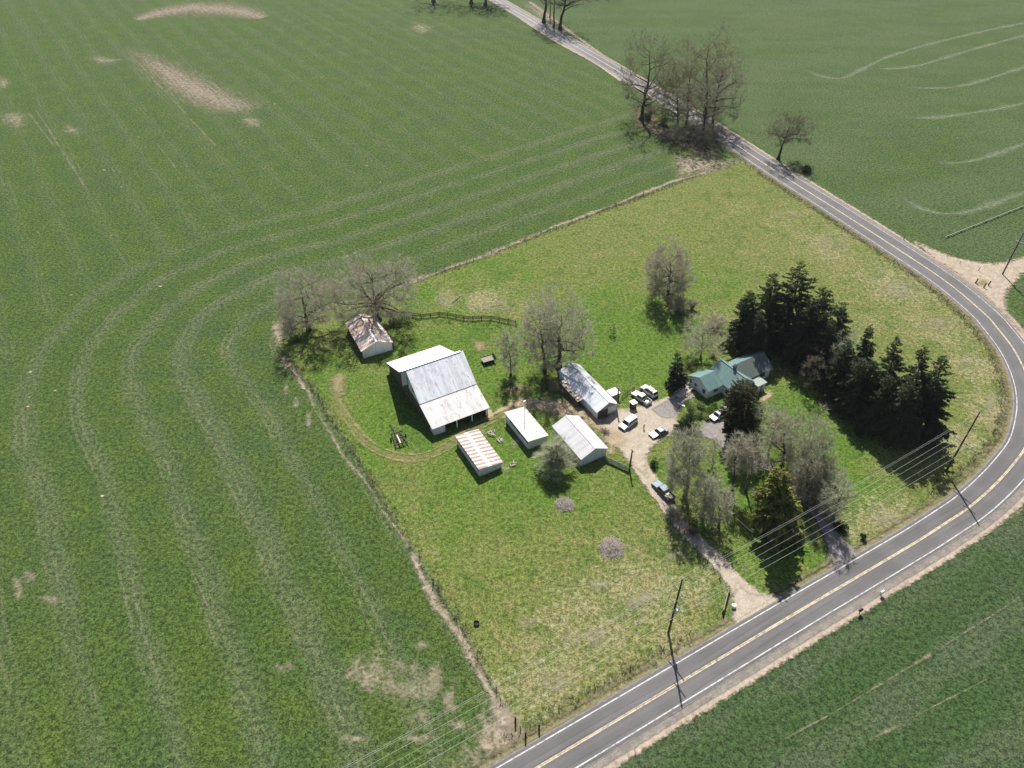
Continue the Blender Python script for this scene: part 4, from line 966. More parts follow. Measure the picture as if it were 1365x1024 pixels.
# ---- big barn
B = ground_obj('barn', 'big white barn with a large pale metal roof, the largest building of the farm', 'barn', (-18.85, 124.92), 29.5)
r = MB(); r.slab([(-.35,-.45,2.62),(15.2,-.45,2.62),(15.2,6.75,5.02),(-.35,6.75,5.02)], .12); build_a(r, 'lower_roof', M['roof_barn_low'], B)
r = MB(); r.slab([(-.3,6.55,5.10),(15.25,6.55,5.10),(15.6,14.5,10.1),(-.1,14.5,10.1)], .12); build_a(r, 'upper_roof', M['roof_galv'], B)
r = MB(); r.slab([(-1.7,14.55,10.0),(13.75,14.55,10.0),(15.2,28.5,2.6),(-.35,28.5,2.6)], .12); build_a(r, 'far_roof', M['roof_bright'], B)
MB().box((6.9,14.52,10.12), (16.0,.4,.1)).build('ridge_cap', M['galvanised'], B)
for a_ in (.25, 14.75):
    wall_b(B, a_, 0, 14, [(0,0),(0,2.45),(6.6,4.75),(14.5,9.8),(14.5,4.2),(6.0,3.2),(2.5,0)], M['white_boards'])
    wall_b(B, a_, 0, 14, [(2.5,0),(6.0,3.2),(14.5,4.2),(14.5,0)], M['barn_dark'], 'shaded_wall_base')  # dark wood; shade on the lower wall is put into its colour too
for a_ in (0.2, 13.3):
    wall_b(B, a_, 15, 26, [(14.9,0),(14.9,9.4),(27.9,2.6),(27.9,0)], M['barn_dark'], 'shaded_wall_base')  # dark boards also paint the shade under the far roof
wall_a(B, 27.9, [(.3,0),(13.2,0),(13.2,2.5),(.3,2.5)], M['white_boards'])
wall_a(B, 0.0, [(0.2,0),(3.1,0),(3.1,2.45),(.2,2.45)], M['white_boards'])
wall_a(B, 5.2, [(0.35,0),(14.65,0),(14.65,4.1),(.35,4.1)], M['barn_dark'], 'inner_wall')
wall_a(B, 14.8, [(-1.2,5.2),(0.15,5.2),(0.15,9.4),(-1.2,9.4)], M['white_boards'])
for a_ in (6.3, 10.4, 14.4):
    MB().box((a_, 0, 1.2), (.26,.24,2.4)).build('post', M['white_trim'], B)
MB().box((8.8,0,2.38), (11.3,.22,.22)).build('beam', M['dark_wood'], B)
MB().box((.14,3.2,1.15), (.08,2.2,2.1)).build('door', M['barn_dark'], B)
MB().box((.14,11.4,6.0), (.08,1.2,1.3)).build('hay_door', M['barn_dark'], B)

# ---- shed with the striped rusty roof in the corner
B = ground_obj('shed', 'small open sided shed with a rust striped gable roof under the bare oaks', 'shed', (-40.36, 154.75), 27)
for s, nm in ((-1,'roof'),(1,'roof')):
    e, zE = (-.35, 2.55) if s < 0 else (8.75, 2.55)
    q = [(e,-.35,zE),(4.2,-.35,4.4),(4.2,14.2,4.4),(e,14.2,zE)] if s < 0 else [(4.2,-.35,4.4),(e,-.35,zE),(e,14.2,zE),(4.2,14.2,4.4)]
    MB().slab(q, .1).build(nm, M['roof_rust_shed'], B)
MB().box((4.2,6.9,4.42), (.5,14.5,.07)).build('ridge_cap', M['white_trim'], B)
gp = [(0,0),(8.4,0),(8.4,2.45),(4.2,4.2),(0,2.45)]
wall_a(B, .0, gp, M['white_boards']); wall_a(B, 13.9, gp, M['barn_dark'])
wall_b(B, 8.35, 0, 14, [(0.08,0),(13.8,0),(13.8,2.45),(.08,2.45)], M['white_boards'])
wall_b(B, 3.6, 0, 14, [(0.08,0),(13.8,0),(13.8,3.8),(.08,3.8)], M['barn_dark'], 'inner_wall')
for b_ in (3.6, 7.2, 10.8, 13.7): MB().box((.05,b_,1.2), (.18,.18,2.4)).build('post', M['grey_wood'], B)
MB().box((.05,6.9,2.35), (.18,13.7,.2)).build('beam', M['dark_wood'], B)

# ---- open sheds with single pitch roofs
def mono_shed(label, xy, rot, w, l, zl, zr, roofm, mast=None):
    B = ground_obj('shed', label, 'shed', xy, rot)
    MB().slab([(-.35,-.35,zl+.02),(w+.3,-.35,zr),(w+.3,l+.35,zr),(-.35,l+.35,zl+.02)], .1).build('roof', M[roofm], B)
    gp = [(0,0),(w,0),(w,zr-.12),(0,zl-.12)]
    wall_a(B, 0, gp, M['white_boards']); wall_a(B, l, gp, M['white_boards'])
    wall_b(B, w, 0, l, [(.08,0),(l-.08,0),(l-.08,zr-.12),(.08,zr-.12)], M['white_boards'])
    lo_, hi_ = zl*.52, zl*.88
    wall_b(B, 0, 0, l, [(.08,0),(l-.08,0),(l-.08,lo_),(.08,lo_)], M['white_boards'], 'low_wall')
    wall_b(B, 0, 0, l, [(.08,hi_),(l-.08,hi_),(l-.08,zl-.12),(.08,zl-.12)], M['white_trim'], 'beam')
    MB().box((0,l-1.0,(lo_+hi_)/2), (.15,1.8,hi_-lo_)).build('wall', M['white_boards'], B)
    for b_ in (.25, l*.34, l*.66): MB().box((0,b_,(lo_+hi_)/2), (.14,.16,hi_-lo_)).build('post', M['grey_wood'], B)
    wall_b(B, w*.55, 0, l, [(.2,0),(l-.2,0),(l-.2,zr-.2),(.2,zr-.2)], M['interior_shade'], 'inner_wall')  # added near-black sheet, paints the shade inside behind the opening
    if mast:
        o = MB().tube((mast[0],mast[1],zl-.9), (mast[0],mast[1],zl+mast[2]), .09, .05, 8).build('mast', M['galvanised'], B)
        MB().box((mast[0],mast[1],zl+mast[2]), (.5,.12,.1)).build('mast_head', M['galvanised'], o)
    return B
mono_shed('low shed whose single slope roof has rows of rusty brown sheets', (-7.33, 111.79), 29, 5.6, 11.7, 2.75, 1.95, 'roof_rust')
mono_shed('low shed with white streaked single slope roof and thin mast, left of the willow bush', (3.85, 120.32), 29, 5.0, 10.9, 2.95, 2.35, 'roof_rust_white', (3.2, 7.6, 5.0))

# ---- white gabled shed
def gable_b(B, w, l, zE, zR, ridge, roofm, wall, back='white_boards', oh=.35):
    for q in ([(-oh,-oh,zE-oh*(zR-zE)/ridge),(ridge,-oh,zR),(ridge,l+oh,zR),(-oh,l+oh,zE-oh*(zR-zE)/ridge)],
              [(ridge,-oh,zR),(w+oh,-oh,zE-oh*(zR-zE)/(w-ridge)),(w+oh,l+oh,zE-oh*(zR-zE)/(w-ridge)),(ridge,l+oh,zR)]):
        MB().slab(q, .1).build('roof', M[roofm], B)
    MB().box((ridge,l/2,zR+.02), (.4,l+2*oh,.06)).build('ridge_cap', M['white_trim'], B)
    gp = [(0,0),(w,0),(w,zE-.12),(ridge,zR-.16),(0,zE-.12)]
    wall_a(B, 0, gp, M[wall]); wall_a(B, l, gp, M[back])
    for a_ in (0, w): wall_b(B, a_, 0, l, [(.08,0),(l-.08,0),(l-.08,zE-.12),(.08,zE-.12)], M[wall])
B = ground_obj('shed', 'white shed with a plain white gable roof, right of the willow bush', 'shed', (15.8, 115.0), 29)
gable_b(B, 6.9, 12.0, 2.65, 4.3, 3.6, 'roof_white', 'white_boards')
window(B, (-.1,4.0,1.5), 1.0, .8, 'b', -1); MB().box((7.02,3.5,1.0), (.08,1.0,2.0)).build('door', M['grey_wood'], B)

# ---- long garage
B = ground_obj('garage', 'long garage with a pale bluish metal gable roof and a dark front door', 'garage', (20.8, 130.8), 29)
gable_b(B, 5.9, 17.4, 2.6, 4.3, 3.3, 'roof_garage', 'white_boards', 'barn_dark')
d = MB().box((1.75,-.12,1.15), (2.9,.07,2.3)).build('door', M['barn_dark'], B)
for k in range(4): MB().box((1.75,-.17,.3+.55*k), (2.8,.03,.06)).build('batten', M['dark_wood'], d)
MB().prism([(.35,2.45),(5.6,2.45),(3.3,3.95)], -.115, -.085, 'y').build('gable_panel', M['grey_wood'], B)
an = MB().slab([(-2.0,5.6,2.1),(-.08,5.6,2.45),(-.08,14.2,2.45),(-2.0,14.2,2.1)], .08).build('lean_to', M['roof_annex'], B)
lw = MB()
for k in range(6): lw.box((-1.9,6.4+1.45*k,1.0), (.08,1.25,1.95))
lw.build('lean_to_wall', M['barn_dark'], B)
rk = random.Random(3)
for k in range(7): MB().box((-1.1+rk.uniform(-.5,.5),6.4+1.1*k,2.42+rk.uniform(0,.1)), (rk.uniform(.4,.9),rk.uniform(.3,.9),.12), rk.uniform(0,3)).build('loose_board', M['pale_wood'], B)
# ---- small flat roofed pump house beside the garage
B = ground_obj('pump_house', 'small white flat roofed pump house at the right front corner of the long garage', 'pump house', G((815,536))[:2], 29)
MB().box((1.2,1.1,2.05), (2.7,2.5,.12)).build('roof', M['roof_white'], B)
MB().box((1.2,1.1,1.0), (2.3,2.1,1.98)).build('wall', M['barn_dark'], B)
MB().box((1.2,.02,.95), (.8,.05,1.8)).build('door', M['grey_wood'], B)
# ---- booth
B = ground_obj('booth', 'narrow dark booth with a white flat lid standing beside the white pickup', 'booth', G((843.5,544))[:2], 31)
MB().box((0,0,.95), (1.25,1.25,1.9)).build('wall', M['dark_wood'], B, bevel=.03)
MB().box((0,0,1.98), (1.6,1.6,.14)).build('roof', M['white_trim'], B, bevel=.03)
MB().box((0,-.64,.9), (.75,.04,1.6)).build('door', M['barn_dark'], B)

# ---- farm house
B = ground_obj('house', 'white farm house with teal green metal roofs and two crossing gables', 'house', (55.27, 138.38), 31.5)
S_, T_ = M['house_siding'], M['roof_teal']
# middle block, ridge along y at x=3.6
for q in ([(-.35,-.8,2.85),(3.6,-.8,5.6),(3.6,8.6,5.6),(-.35,8.6,2.85)], [(3.6,-.8,5.6),(7.5,-.8,2.85),(7.5,8.6,2.85),(3.6,8.6,5.6)]):
    MB().slab(q, .1).build('roof', T_, B)
gp = [(0,0),(7.15,0),(7.15,2.9),(3.6,5.38),(0,2.9)]
wall_a(B, -.4, gp, S_); wall_a(B, 8.25, gp, S_)
wall_b(B, 0, 0, 8, [(-.3,0),(8.15,0),(8.15,2.9),(-.3,2.9)], S_); wall_b(B, 7.15, 0, 8, [(-.3,0),(8.15,0),(8.15,2.9),(-.3,2.9)], S_)
# east wing, ridge along x at y=4.6
for q in ([(5.0,.55,2.95),(15.4,.55,2.95),(15.4,4.6,5.75),(3.9,4.6,5.75)], [(3.9,4.6,5.75),(15.4,4.6,5.75),(15.4,8.65,2.95),(5.0,8.65,2.95)]):
    r = MB(); r.slab(q, .1); build_a(r, 'roof', M['roof_teal_grey'] if q[0][1] < 1 else T_, B)
wall_b(B, 14.9, 0, 8, [(1.0,0),(8.2,0),(8.2,2.95),(4.6,5.45),(1.0,2.95)], S_)
wall_a(B, 1.0, [(7.25,0),(14.8,0),(14.8,3.05),(7.25,3.05)], S_); wall_a(B, 8.2, [(7.25,0),(14.8,0),(14.8,2.95),(7.25,2.95)], S_)
# west wing, ridge along x at y=6.4
for q in ([(-5.4,2.6,2.7),(-.1,2.6,2.7),(-.1,6.4,4.7),(-5.4,6.4,4.7)], [(-5.4,6.4,4.7),(-.1,6.4,4.7),(-.1,10.1,2.75),(-5.4,10.1,2.75)]):
    r = MB(); r.slab(q, .1); build_a(r, 'roof', T_, B)
wall_b(B, -5.0, 0, 8, [(2.95,0),(9.8,0),(9.8,2.8),(6.4,4.5),(2.95,2.75)], S_)
wall_a(B, 2.95, [(-4.9,0),(-.1,0),(-.1,2.75),(-4.9,2.75)], S_); wall_a(B, 9.8, [(-4.9,0),(-.1,0),(-.1,2.75),(-4.9,2.75)], S_)
# porch
MB().box((8.6,-.75,2.5), (3.4,3.3,.12)).build('porch_roof', M['porch_sheet'], B)
wall_a(B, -2.2, [(7.3,0),(9.9,0),(9.9,2.42),(7.3,2.42)], S_); wall_b(B, 9.9, 0, 1, [(-2.1,0),(.9,0),(.9,2.42),(-2.1,2.42)], S_)
MB().box((8.6,-2.32,1.05), (.9,.05,2.05)).build('door', M['grey_wood'], B)
for c, w, h, ax, out in (((-5.1,4.2,1.6),1.1,1.3,'b',-1),((-5.1,7.2,1.7),.9,1.0,'b',-1),((-5.1,9.0,1.5),.8,1.0,'b',-1),((-2.4,2.85,1.7),1.6,1.1,'a',-1),((-.1,1.1,1.5),1.2,1.5,'b',-1),((-.1,2.2,2.35),.7,.6,'b',-1),
                         ((11.9,.9,1.9),2.4,1.6,'a',-1),((2.0,-.5,1.6),1.2,1.3,'a',-1),((5.2,-.5,1.6),1.2,1.3,'a',-1),((15.0,4.6,1.7),1.3,1.2,'b',1),((10,8.3,1.7),1.3,1.2,'a',1),((3,8.35,1.7),1.3,1.2,'a',1)):
    window(B, c, w, h, ax, out)
MB().box((-5.12,8.2,1.0), (.06,.9,2.0)).build('door', M['white_trim'], B)
ch = MB().box((3.9,3.6,5.9), (.65,.65,1.6)).build('chimney', M['green_fence'], B); MB().box((3.9,3.6,6.74), (.8,.8,.1)).build('chimney_cap', M['dark_wood'], ch)
MB().box((3.6,3.9,5.64), (.3,9.4,.06)).build('ridge_cap', T_, B)

# ---- walkway to the house
w0, w1 = G((902,530)), G((931,511))
dv = w1-w0; L_ = dv.length
t = thing('walkway', 'wooden ramp with pale handrails leading to the west door of the house', 'ramp', w0, math.atan2(dv.y, dv.x))
mb = MB()
for k in range(int(L_/.3)): mb.box((.15+.3*k, 0, .15+.35*k*.3/L_), (.27, 1.9, .05))
mb.build('deck', M['pale_wood'], t)
for s in (-1, 1):
    rl = MB()
    rl.bar((0,s*.98,1.0), (L_,s*.98,1.35), .10, .08); rl.bar((0,s*.98,.6), (L_,s*.98,.95), .07, .06)
    rl.build('handrail', M['pale_wood'], t)
    for k in range(5): MB().box((L_*k/4.0*.98+.05, s*.98, .6), (.1,.1,1.2)).build('post', M['grey_wood'], t)
tag(MB().box((0,0,.12), (2.0,.45,.14), 0).build('plank', M['white_trim']), 'white plank lying in the garden bed in front of the house', 'plank')
o = bpy.data.objects['plank']; o.location = G((908,540)); o.rotation_euler = (0, 0, R(-35))

# ------------------------------------------------------------------ vehicles
def wheel(root, x, y, r=.34, w=.24):
    s = 1 if y > 0 else -1
    prof = [(-w/2,r*.72),(-w/2,r*.94),(-w/2+.04,r),(w/2-.04,r),(w/2,r*.94),(w/2,r*.72)]
    N = 18; mb = MB(); vs = []; fs = []
    for i in range(N):
        a = 2*math.pi*i/N
        for (v, rr) in prof: vs.append((x+rr*math.cos(a), y+v, r+rr*math.sin(a)))
    K = len(prof)
    for i in range(N):
        for k in range(K): fs.append((i*K+k, i*K+(k+1) % K, ((i+1) % N)*K+(k+1) % K, ((i+1) % N)*K+k))
    mb.add(vs, fs); t = mb.build('wheel', M['rubber'], root, True)
    rim = MB().tube((x,y-s*.02,r), (x,y+s*(w/2-.02),r), r*.70, r*.66, 14)
    for k in range(5):
        a = 2*math.pi*k/5; rim.bar((x,y+s*(w/2-.01),r), (x+r*.6*math.cos(a),y+s*(w/2-.01),r+r*.6*math.sin(a)), .05, .03)
    rim.build('rim', M['rim_metal'], t)
def car(name, label, cat, c, front, rear, L, W, paint, hood, cab, belt, top, bed=None, rack=False, nose=.62, r=.34, group=None):
    """cab=(x of windscreen base, windscreen top, rear roof end, rear window base) measured from the centre, forward positive"""
    g = G(c); f = G(front)-G(rear)
    t = thing(name, label, cat, g, math.atan2(f.y, f.x), group)
    h = L/2; sill = .24
    back = bed[0] if bed else -h
    up = [(h,nose-.12),(h-.10,nose+.05),(cab[0]+.05,hood),(cab[0]-.25,belt),(cab[3],belt)]
    up += [(cab[3]-.02,.72),(-h,.72),(-h,.45)] if bed else ([(-h+.06,belt-.04),(-h,belt-.2),(-h,.5)])
    low = []
    for wx in (-h*.60, h*.62):          # wheel arches
        low += [(wx+(r+.07)*math.cos(a), r-.04+(r+.07)*math.sin(a)) for a in [math.pi*(1-k/6) for k in range(7)]]
    poly = up+[(-h+.05,sill)]+[(x, max(z, sill)) for x, z in low]+[(h-.05,sill)]
    MB().prism(poly, -W/2, W/2).build('body', M[paint], t, bevel=.05, seg=2)
    for x in (-h*.60, h*.62):
        for s in (-1, 1): wheel(t, x, s*(W/2-.10), r)
    # cabin
    b0, b1 = W/2*.96, W/2*.80
    base = [(cab[0],-b0,belt-.03),(cab[0],b0,belt-.03),(cab[3],b0,belt-.03),(cab[3],-b0,belt-.03)]
    roof_ = [(cab[1],-b1,top),(cab[1],b1,top),(cab[2],b1,top),(cab[2],-b1,top)]
    MB().add(base+roof_, [(3,2,1,0),(4,5,6,7),(0,1,5,4),(1,2,6,5),(2,3,7,6),(3,0,4,7)]).build('cabin', M[paint], t, bevel=.05, seg=2)
    def pane(nm, i, j, k, l, su, sv):
        P = [Vector((base+roof_)[q]) for q in (i, j, k, l)]; c_ = sum(P, Vector())/4
        nn = (P[1]-P[0]).cross(P[2]-P[0]).normalized()
        if nn.dot(c_-Vector((sum(cab)/4, 0, belt))) < 0: nn = -nn
        Q = [c_+((P[0]+P[1])/2-c_)*sv*0+(p-c_)*su+nn*.012 for p in P]
        MB().slab(Q, .02).build(nm, M['glass_dark'], t)
    pane('windscreen', 0, 1, 5, 4, .88, .8); pane('rear_window', 2, 3, 7, 6, .84, .8)
    pane('side_window', 1, 2, 6, 5, .86, .8); pane('side_window', 3, 0, 4, 7, .86, .8)
    for s in (-1, 1):
        MB().box((h-.03, s*(W/2-.28), nose-.02), (.1,.36,.16)).build('headlight', M['lamp_clear'], t, bevel=.02)
        MB().box((-h+.01, s*(W/2-.16), .78 if not bed else .66), (.07,.18,.26)).build('tail_light', M['tail_red'], t, bevel=.02)
        MB().box((cab[0]-.35, s*(W/2+.08), belt+.06), (.14,.2,.14)).build('mirror', M['black_plastic'], t, bevel=.02)
    MB().box((h+.03,0,.40), (.12,W*.94,.20)).build('bumper', M['black_plastic'] if paint != 'paint_silver' else M[paint], t, bevel=.03)
    MB().box((-h-.03,0,.42), (.12,W*.94,.18)).build('bumper', M['chrome'] if bed else M['black_plastic'], t, bevel=.03)
    MB().box((h+.005,0,nose-.06), (.05,W*.5,.16)).build('grille', M['black_plastic'], t)
    if bed:
        x0, x1 = -h+.02, cab[3]-.06; zt = bed[1]
        w_ = MB()
        for s in (-1, 1): w_.box(((x0+x1)/2, s*(W/2-.05), (.70+zt)/2), (x1-x0, .10, zt-.70))
        w_.box((x1-.04,0,(.70+zt)/2), (.08,W-.2,zt-.70)); w_.build('truck_bed', M[paint], t, bevel=.02)
        MB().box((x0+.03,0,(.70+zt)/2), (.07,W-.2,zt-.70)).build('tailgate', M[paint], t, bevel=.02)
        MB().box(((x0+x1)/2,0,.735), (x1-x0-.1,W-.24,.03)).build('bed_liner', M['black_plastic'], t)
    if rack:
        k = MB()
        for s in (-1, 1): k.bar((cab[1]-.2,s*b1*.9,top+.06), (cab[2]+.2,s*b1*.9,top+.06), .05)
        for q in (.25, .75):
            xx = cab[1]+(cab[2]-cab[1])*q; k.bar((xx,-b1*.9,top+.08), (xx,b1*.9,top+.08), .06)
        k.build('roof_rack', M['black_plastic'], t)
    return t
car('van', 'white van parked facing the gabled shed at the left of the gravel yard', 'van', (837,567), (824,574), (849,556.5), 5.1, 2.0, 'paint_white', 1.12, (1.35,.75,-2.25,-2.45), 1.15, 1.95, nose=.8, r=.36)
car('sedan', 'silver sedan parked at the right edge of the gravel yard', 'car', (877.5,579), (866,584), (890,572.5), 4.75, 1.85, 'paint_silver', .92, (.85,.15,-1.05,-1.7), .95, 1.44)
pk = car('pickup_truck', 'white pickup truck with an open bed parked between the booth and another white car', 'pickup truck', (854.5,533), (844,525), (866,541), 5.6, 2.0, 'paint_white', 1.12, (1.05,.5,-.75,-.95), 1.18, 1.85, bed=(-.95,1.22), nose=.85, r=.38)
MB().box((-1.25,0,1.12), (.45,1.6,.35)).build('tool_box', M['black_plastic'], pk, bevel=.03)
hr = MB()
for s in (-1, 1): hr.bar((-1.02,s*.8,1.2), (-1.02,s*.8,1.95), .07)
hr.bar((-1.02,-.8,1.95), (-1.02,.8,1.95), .07); hr.build('headache_rack', M['black_plastic'], pk)
MB().box((-2.1,.2,.95), (.8,.7,.4), .3).build('load', M['white_plastic'], pk)
car('sport_utility_car', 'white sport utility car parked beyond the white pickup next to the grass', 'car', (865,524), (855,516.5), (875,532), 4.9, 1.95, 'paint_white', 1.1, (1.15,.5,-2.05,-2.35), 1.12, 1.8, rack=True, nose=.8, r=.37)
car('sport_utility_car', 'white car with a dark roof load parked by the house and the round evergreen', 'car', (956.5,556.5), (948,560.5), (967,550), 4.7, 1.9, 'paint_white', 1.08, (1.1,.45,-2.0,-2.3), 1.1, 1.72, rack=True, nose=.78, r=.36)
bx = [o for o in bpy.data.objects if o.name.startswith('sport_utility_car')][-1]
MB().box((-1.3,.1,1.86), (1.2,.9,.14)).build('roof_load', M['black_plastic'], bx, bevel=.03)
tk = car('pickup_truck', 'dark blue grey pickup truck with a pale load in its bed on the gravel drive', 'pickup truck', (883.5,657), (869.5,641.5), (899,672.5), 6.0, 2.0, 'paint_blue', 1.15, (1.2,.6,-.95,-1.15), 1.2, 1.9, bed=(-1.15,1.25), nose=.88, r=.39)
mb = MB(); rr = random.Random(5)
for k in range(6): mb.box((-1.5-.22*k, rr.uniform(-.35,.35), 1.0+rr.uniform(0,.3)), (rr.uniform(.5,1.0), rr.uniform(.4,.9), .2), rr.uniform(-.5,.5))
mb.build('load', M['tan_load'], tk)

# ------------------------------------------------------------------ farm clutter
def two_px(name, label, cat, a, b, z=0):
    p, q = G(a), G(b); d = q-p
    return thing(name, label, cat, p, math.atan2(d.y, d.x)), d.length
t, L_ = two_px('flatbed_wagon', 'old grey flatbed hay wagon parked on the grass right of the barn', 'wagon', (642.5,484.5), (660,479.5))
mb = MB()
for k in range(6): mb.box((L_*.46, -1.0+.4*k, .95), (L_*.88, .34, .06))
mb.build('bed', M['grey_wood'], t); MB().box((L_*.46,0,.82), (L_*.86,1.5,.16)).build('chassis', M['dark_wood'], t)
for s in (-1, 1): MB().box((L_*.46, s*1.16, 1.02), (L_*.9, .07, .2)).build('side_board', M['dark_wood'], t)
MB().box((L_*.92,0,1.5), (.08,2.2,1.0)).build('headboard', M['dark_wood'], t)
for x in (.18, .72):
    for s in (-1, 1): MB().tube((L_*x,s*.95,.42), (L_*x,s*1.14,.42), .42, .42, 14).build('wheel', M['rubber'], t)
MB().bar((L_*.9,0,.6), (L_*.9+1.6,.1,.35), .1).build('drawbar', M['rust_iron'], t)
t, L_ = two_px('harrow', 'dark iron harrow standing on the grass loop in front of the barn', 'farm implement', (536.5,596), (528,578))
f = MB()
for y in (-1.5, -.5, .5, 1.5): f.bar((0,y,.62), (L_*1.1,y*.6,.62), .17, .2)
for x in (.12, .5, .9): f.bar((L_*x,-1.55,.8), (L_*x,1.55,.8), .16)
f.build('frame', M['rust_iron'], t)
for i in range(9):
    MB().tube((L_*.12+(i % 3)*L_*.36, -1.3+1.3*(i//3), .6), (L_*.12+(i % 3)*L_*.36+.25, -1.3+1.3*(i//3), .0), .07, .03, 6).build('tine', M['rust_iron'], t)
for s in (-1, 1): MB().tube((L_*.62,s*1.7,.45), (L_*.62,s*1.9,.45), .45, .45, 14).build('wheel', M['rubber'], t)
MB().bar((L_*1.05,0,.7), (L_*1.05+3.4,.4,.45), .14).build('drawbar', M['rust_iron'], t)
MB().box((L_*.4,.2,.95), (L_*.6,.3,.12)).build('tool_bar', M['pale_wood'], t)
# tub
t = thing('feed_tub', 'black round feed tub lying in the pasture near the left fence', 'tub', G((635,832)))
N = 20; vs = []; fs = []
pr = [(.46,0),(.50,.36),(.54,.40),(.57,.36),(.50,.33),(.40,.08)]
for i in range(N):
    a = 2*math.pi*i/N
    for q, z in pr: vs.append((q*math.cos(a), q*math.sin(a), z))
for i in range(N):
    for k in range(len(pr)-1):
        fs.append((i*6+k, i*6+k+1, ((i+1) % N)*6+k+1, ((i+1) % N)*6+k))
MB().add(vs, fs).build('rim', M['black_plastic'], t, True); MB().tube((0,0,.04), (0,0,.1), .42, .42, 20).build('bottom', M['rubber'], t)
# brush piles
for i, (c, w, h, l) in enumerate((((753,673),10.5,.6,'small grey pile of cut branches in the pasture below the willow bush'), ((815,731),15.5,.9,'large grey brown pile of cut branches in the middle of the lower pasture'))):
    rng = np.random.default_rng(200+i); r = w/ppm(c); n = 800
    a = rng.uniform(0, 2*np.pi, n); q = np.sqrt(rng.uniform(0, 1, n))*r
    P = np.stack([q*np.cos(a), q*np.sin(a), np.abs(h*(1-(q/r)**1.5)*rng.uniform(.1, 1, n))+.04], 1)
    d = norm(np.stack([rng.normal(size=n), rng.normal(size=n), rng.normal(size=n)*.25], 1)); L = rng.uniform(.5, 1.9, (n, 1))
    Q = np.stack([P-d*L/2, P+rng.normal(size=(n, 3))*.05, P+d*L/2], 1); Q[..., 2] = np.maximum(Q[..., 2], .02)
    v, fc = tubes(Q, np.full((n, 3), .036)*rng.uniform(.5, 1.5, (n, 1)), 3)
    o = link('brush_pile', np_mesh('brush_pile', v, fc), None, [M['twig_pile']]); o.location = G(c)
    tag(o, l, 'brush pile')
    blob_px('ash_ground', c, w*1.1, w*.85, 'soil_bare', 80+i)
for i, (c, w, h, l) in enumerate((((655,578),8,.5,'scattered scrap timber in the weeds between the two low sheds, nearest the track'), ((667,587),5,.5,'dark scrap heap in the weeds between the two low sheds'), ((683,619),5,.5,'small scrap heap right of the rusty roofed low shed'))):
    rr = random.Random(i+40); mb = MB()
    for k in range(9): mb.box((rr.uniform(-1,1)*w*.1, rr.uniform(-1,1)*w*.12, rr.uniform(.06,h)), (rr.uniform(.5,1.6), rr.uniform(.12,.3), .1), rr.uniform(0,3))
    o = mb.build('scrap_heap', M['grey_wood']); o.location = G(c); tag(o, l, 'scrap heap')
tag(MB().tube((0,0,.16), (4.2,.5,.2), .13, .06, 8).build('fallen_branch', M['bark_dark']), 'dark fallen branch on the dry weeds above the board fence', 'branch')
bpy.data.objects['fallen_branch'].location = G((603,405)); bpy.data.objects['fallen_branch'].rotation_euler = (0, 0, R(52))
tag(MB().tube((0,0,.12), (4.6,0,.14), .11, .09, 8).build('log', M['pale_wood']), 'pale log lying on the lawn at the left foot of the cedar', 'log')
bpy.data.objects['log'].location = G((1004,711)); bpy.data.objects['log'].rotation_euler = (0, 0, R(125))
# pipe in the far field
p, q = G((1259,318)), G((1400,262))
t = thing('irrigation_pipe', 'long pale irrigation pipe lying across the green field at the right edge', 'pipe', p)
d = q-p; MB().tube((0,0,.55), (d.x,d.y,.55), .15, .15, 10).build('pipe', M['pipe_paint'], t)
for k in range(9): MB().box((d.x*(k+.3)/9, d.y*(k+.3)/9, .16), (.5,.5,.32)).build('support', M['grey_wood'], t)
# mailboxes and roadside marker
for c, l, mat in (((1145,818),'black mailbox with a red flag on the verge, nearer the bottom of the picture','mail_black'), ((1173.5,794),'pale topped mailbox on a dark post on the verge, farther up the road','white_plastic')):
    t = thing('mailbox', l, 'mailbox', G(c), R(120), 'mailboxes on the road verge')
    MB().box((0,0,.5), (.14,.14,1.0)).build('post', M['dark_wood'], t)
    poly = [(-.22,0),(.22,0)]+[(.22*math.cos(k*math.pi/8), .28+.22*math.sin(k*math.pi/8)) for k in range(9)]
    MB().prism([(u, v+1.0) for u, v in poly], -.42, .42).build('box', M[mat], t)
    MB().box((.25,.1,1.35), (.03,.08,.35)).build('flag', M['flag_red'], t)
    MB().box((0,0,.98), (.4,.8,.05)).build('shelf', M['dark_wood'], t)
t = thing('marker_post', 'thin pale marker post on the verge near the bottom edge of the picture', 'post', G((846,1000)), R(30))
MB().box((0,0,.75), (.09,.05,1.5)).build('post', M['tan_load'], t); MB().box((0,.03,1.35), (.12,.02,.2)).build('reflector', M['flag_red'], t)
t = thing('drum', 'small white drum beside the gate at the mouth of the gravel drive', 'drum', G((977.5,810)))
MB().tube((0,0,0), (0,0,.85), .42, .42, 18).build('barrel', M['white_plastic'], t, bevel=.03); MB().tube((0,0,.85), (0,0,.9), .36, .34, 18).build('lid', M['galvanised'], t)

